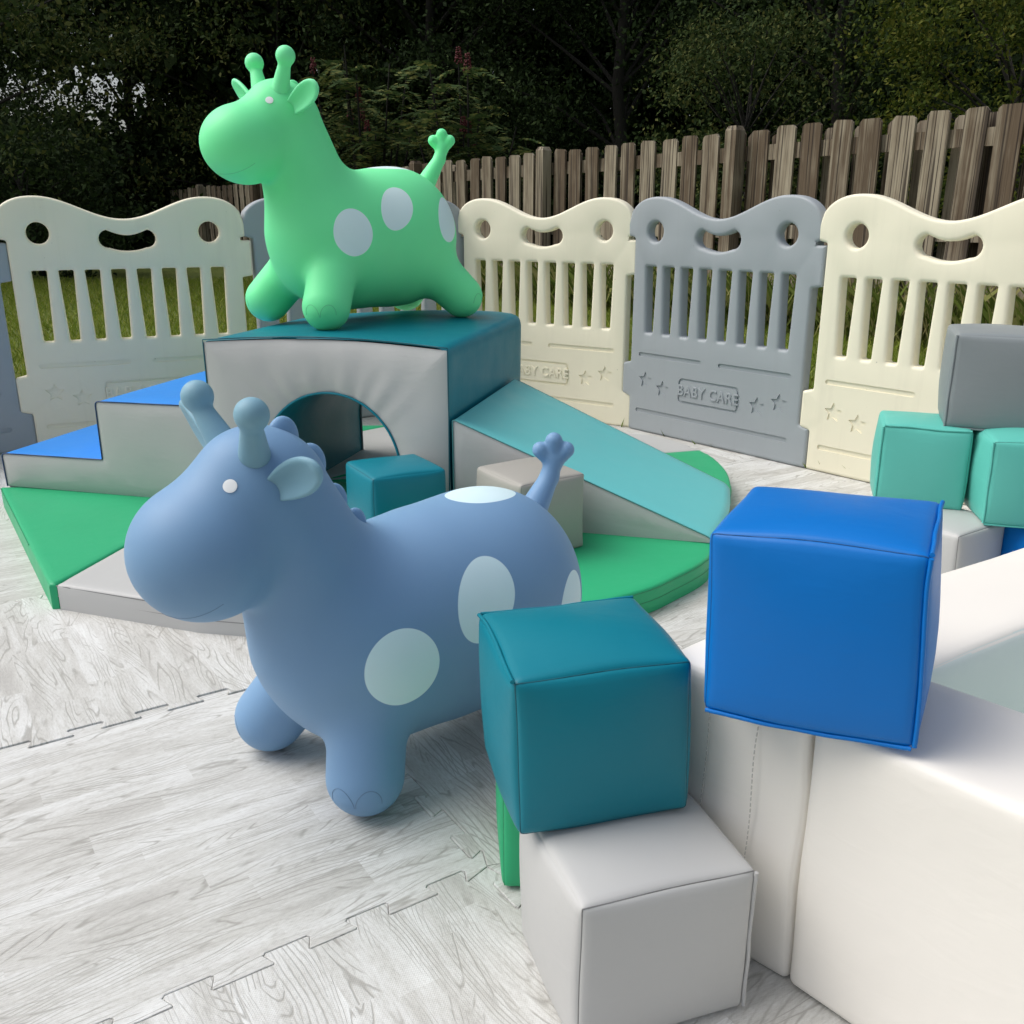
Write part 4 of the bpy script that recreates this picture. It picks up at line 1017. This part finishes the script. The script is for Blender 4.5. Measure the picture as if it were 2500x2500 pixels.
def sumac(x, y, h, rad, nfr, seed, label):
    g = np.random.RandomState(seed); rr = random.Random(seed); root = tag(empty('sumac_shrub', (x, y, -.03)), label, 'shrub', 'trees and bushes beyond the fence'); V, F = [], []; C = []; D = []; tips = []
    VV, QQ = [], []; b = 0
    for s_ in range(16):
        a = rr.uniform(0, 6.28); r_ = rad * rr.random() ** .6; hh = h * rr.uniform(.55, 1); tip = Vector((r_ * math.cos(a), r_ * math.sin(a), hh)); base = Vector((r_ * .35 * math.cos(a), r_ * .35 * math.sin(a), 0))
        mid = base.lerp(tip, .55) + Vector((0, 0, .1)); tube_data([base, base.lerp(mid, .5), mid, tip], [.022, .02, .016, .008], 6, False, V, F); tips.append(tip)
        for lv in range(13):
            st_ = mid.lerp(tip, rr.uniform(.1, 1)); az = rr.uniform(0, 6.28); L = rr.uniform(.32, .5); d = Vector((math.cos(az), math.sin(az), rr.uniform(-.1, .9)))
            sd_ = Vector((-math.sin(az), math.cos(az), 0))
            for q in range(11):
                t = .15 + .85 * q / 10; p = st_ + d * (L * t) - Vector((0, 0, .62 * L * t * t))
                for sg in (-1, 1):
                    ll = .105 * math.sin(math.pi * (.15 + .75 * t)); dv = (sd_ * sg + d * .35 + Vector((0, 0, -.35 + rr.uniform(-.2, .2)))).normalized() * ll; wv = d.cross(dv).cross(dv).normalized() * ll * .21
                    VV += [p, p + dv * .4 + wv, p + dv, p + dv * .4 - wv]; QQ.append((b, b + 1, b + 2, b + 3)); b += 4
    link('stem', mesh('stem', V, F, 60), BARK, root)
    me = fast_mesh('foliage', np.array([tuple(v) for v in VV]), np.array(QQ)); me.materials.append(LS); link('foliage', me, None, root)
    for q in range(nfr):
        tp = tips[q] * rr.uniform(.85, 1.0); V, F = [], []
        for k in range(60):
            t = rr.random(); rad_ = .035 * (1 - t * .7) + .008; a = rr.uniform(0, 6.28); c = tp + Vector((rad_ * math.cos(a), rad_ * math.sin(a), .02 + t * .17)); e_ = .012; b0 = len(V)
            V += [c + Vector(v) * e_ for v in ((1, 0, 0), (-1, 0, 0), (0, 1, 0), (0, -1, 0), (0, 0, 1), (0, 0, -1))]
            F += [(b0 + i, b0 + j, b0 + k_) for i in (0, 1) for j in (2, 3) for k_ in (4, 5)]
        link('fruit_cluster', mesh('fruit_cluster', V, F, 60), RED, root)
RED = plain('sumac fruit', lin(92, 32, 36), .8)
sumac(-1.80, 12.3, 2.75, .80, 6, 41, 'feathery leaved shrub with dark red fruit just right of the green giraffe head')
sumac(-.50, 11.4, 2.45, .66, 5, 42, 'feathery leaved shrub with dark red fruit above the tail of the green giraffe')
# the wood behind reads as one mass
def far_wood():
    g = np.random.RandomState(77); n = 170000; x = g.uniform(-19, 19, n); y = g.uniform(16.5, 24, n); z = 9 * g.uniform(0, 1, n) ** 1.25
    thin = np.array([noise.noise(Vector((a * .45, 3.3, c * .6))) for a, c in zip(x, z)])
    left = np.clip((-x - 5) / 5, 0, 1) * np.clip((z - 1.9) / 1.2, 0, 1)
    keep = (thin < (.60 - .85 * left)) & ~((x < -6.3) & (z > 2.3) & (g.rand(n) < .62 * np.clip(thin * 2.2 + .75, 0, 1))) ; C = np.stack([x, y, z], -1)[keep]
    V, Qd = leaf_quads(C, .34, g, .35, .6); me = fast_mesh('far_wood', V, Qd); me.materials.append(LD); o = bpy.data.objects.new('far_wood', me); COL.objects.link(o)
    tag(o, 'far dark wood closing the view behind the nearer trees', 'wood', kind='stuff')
far_wood()
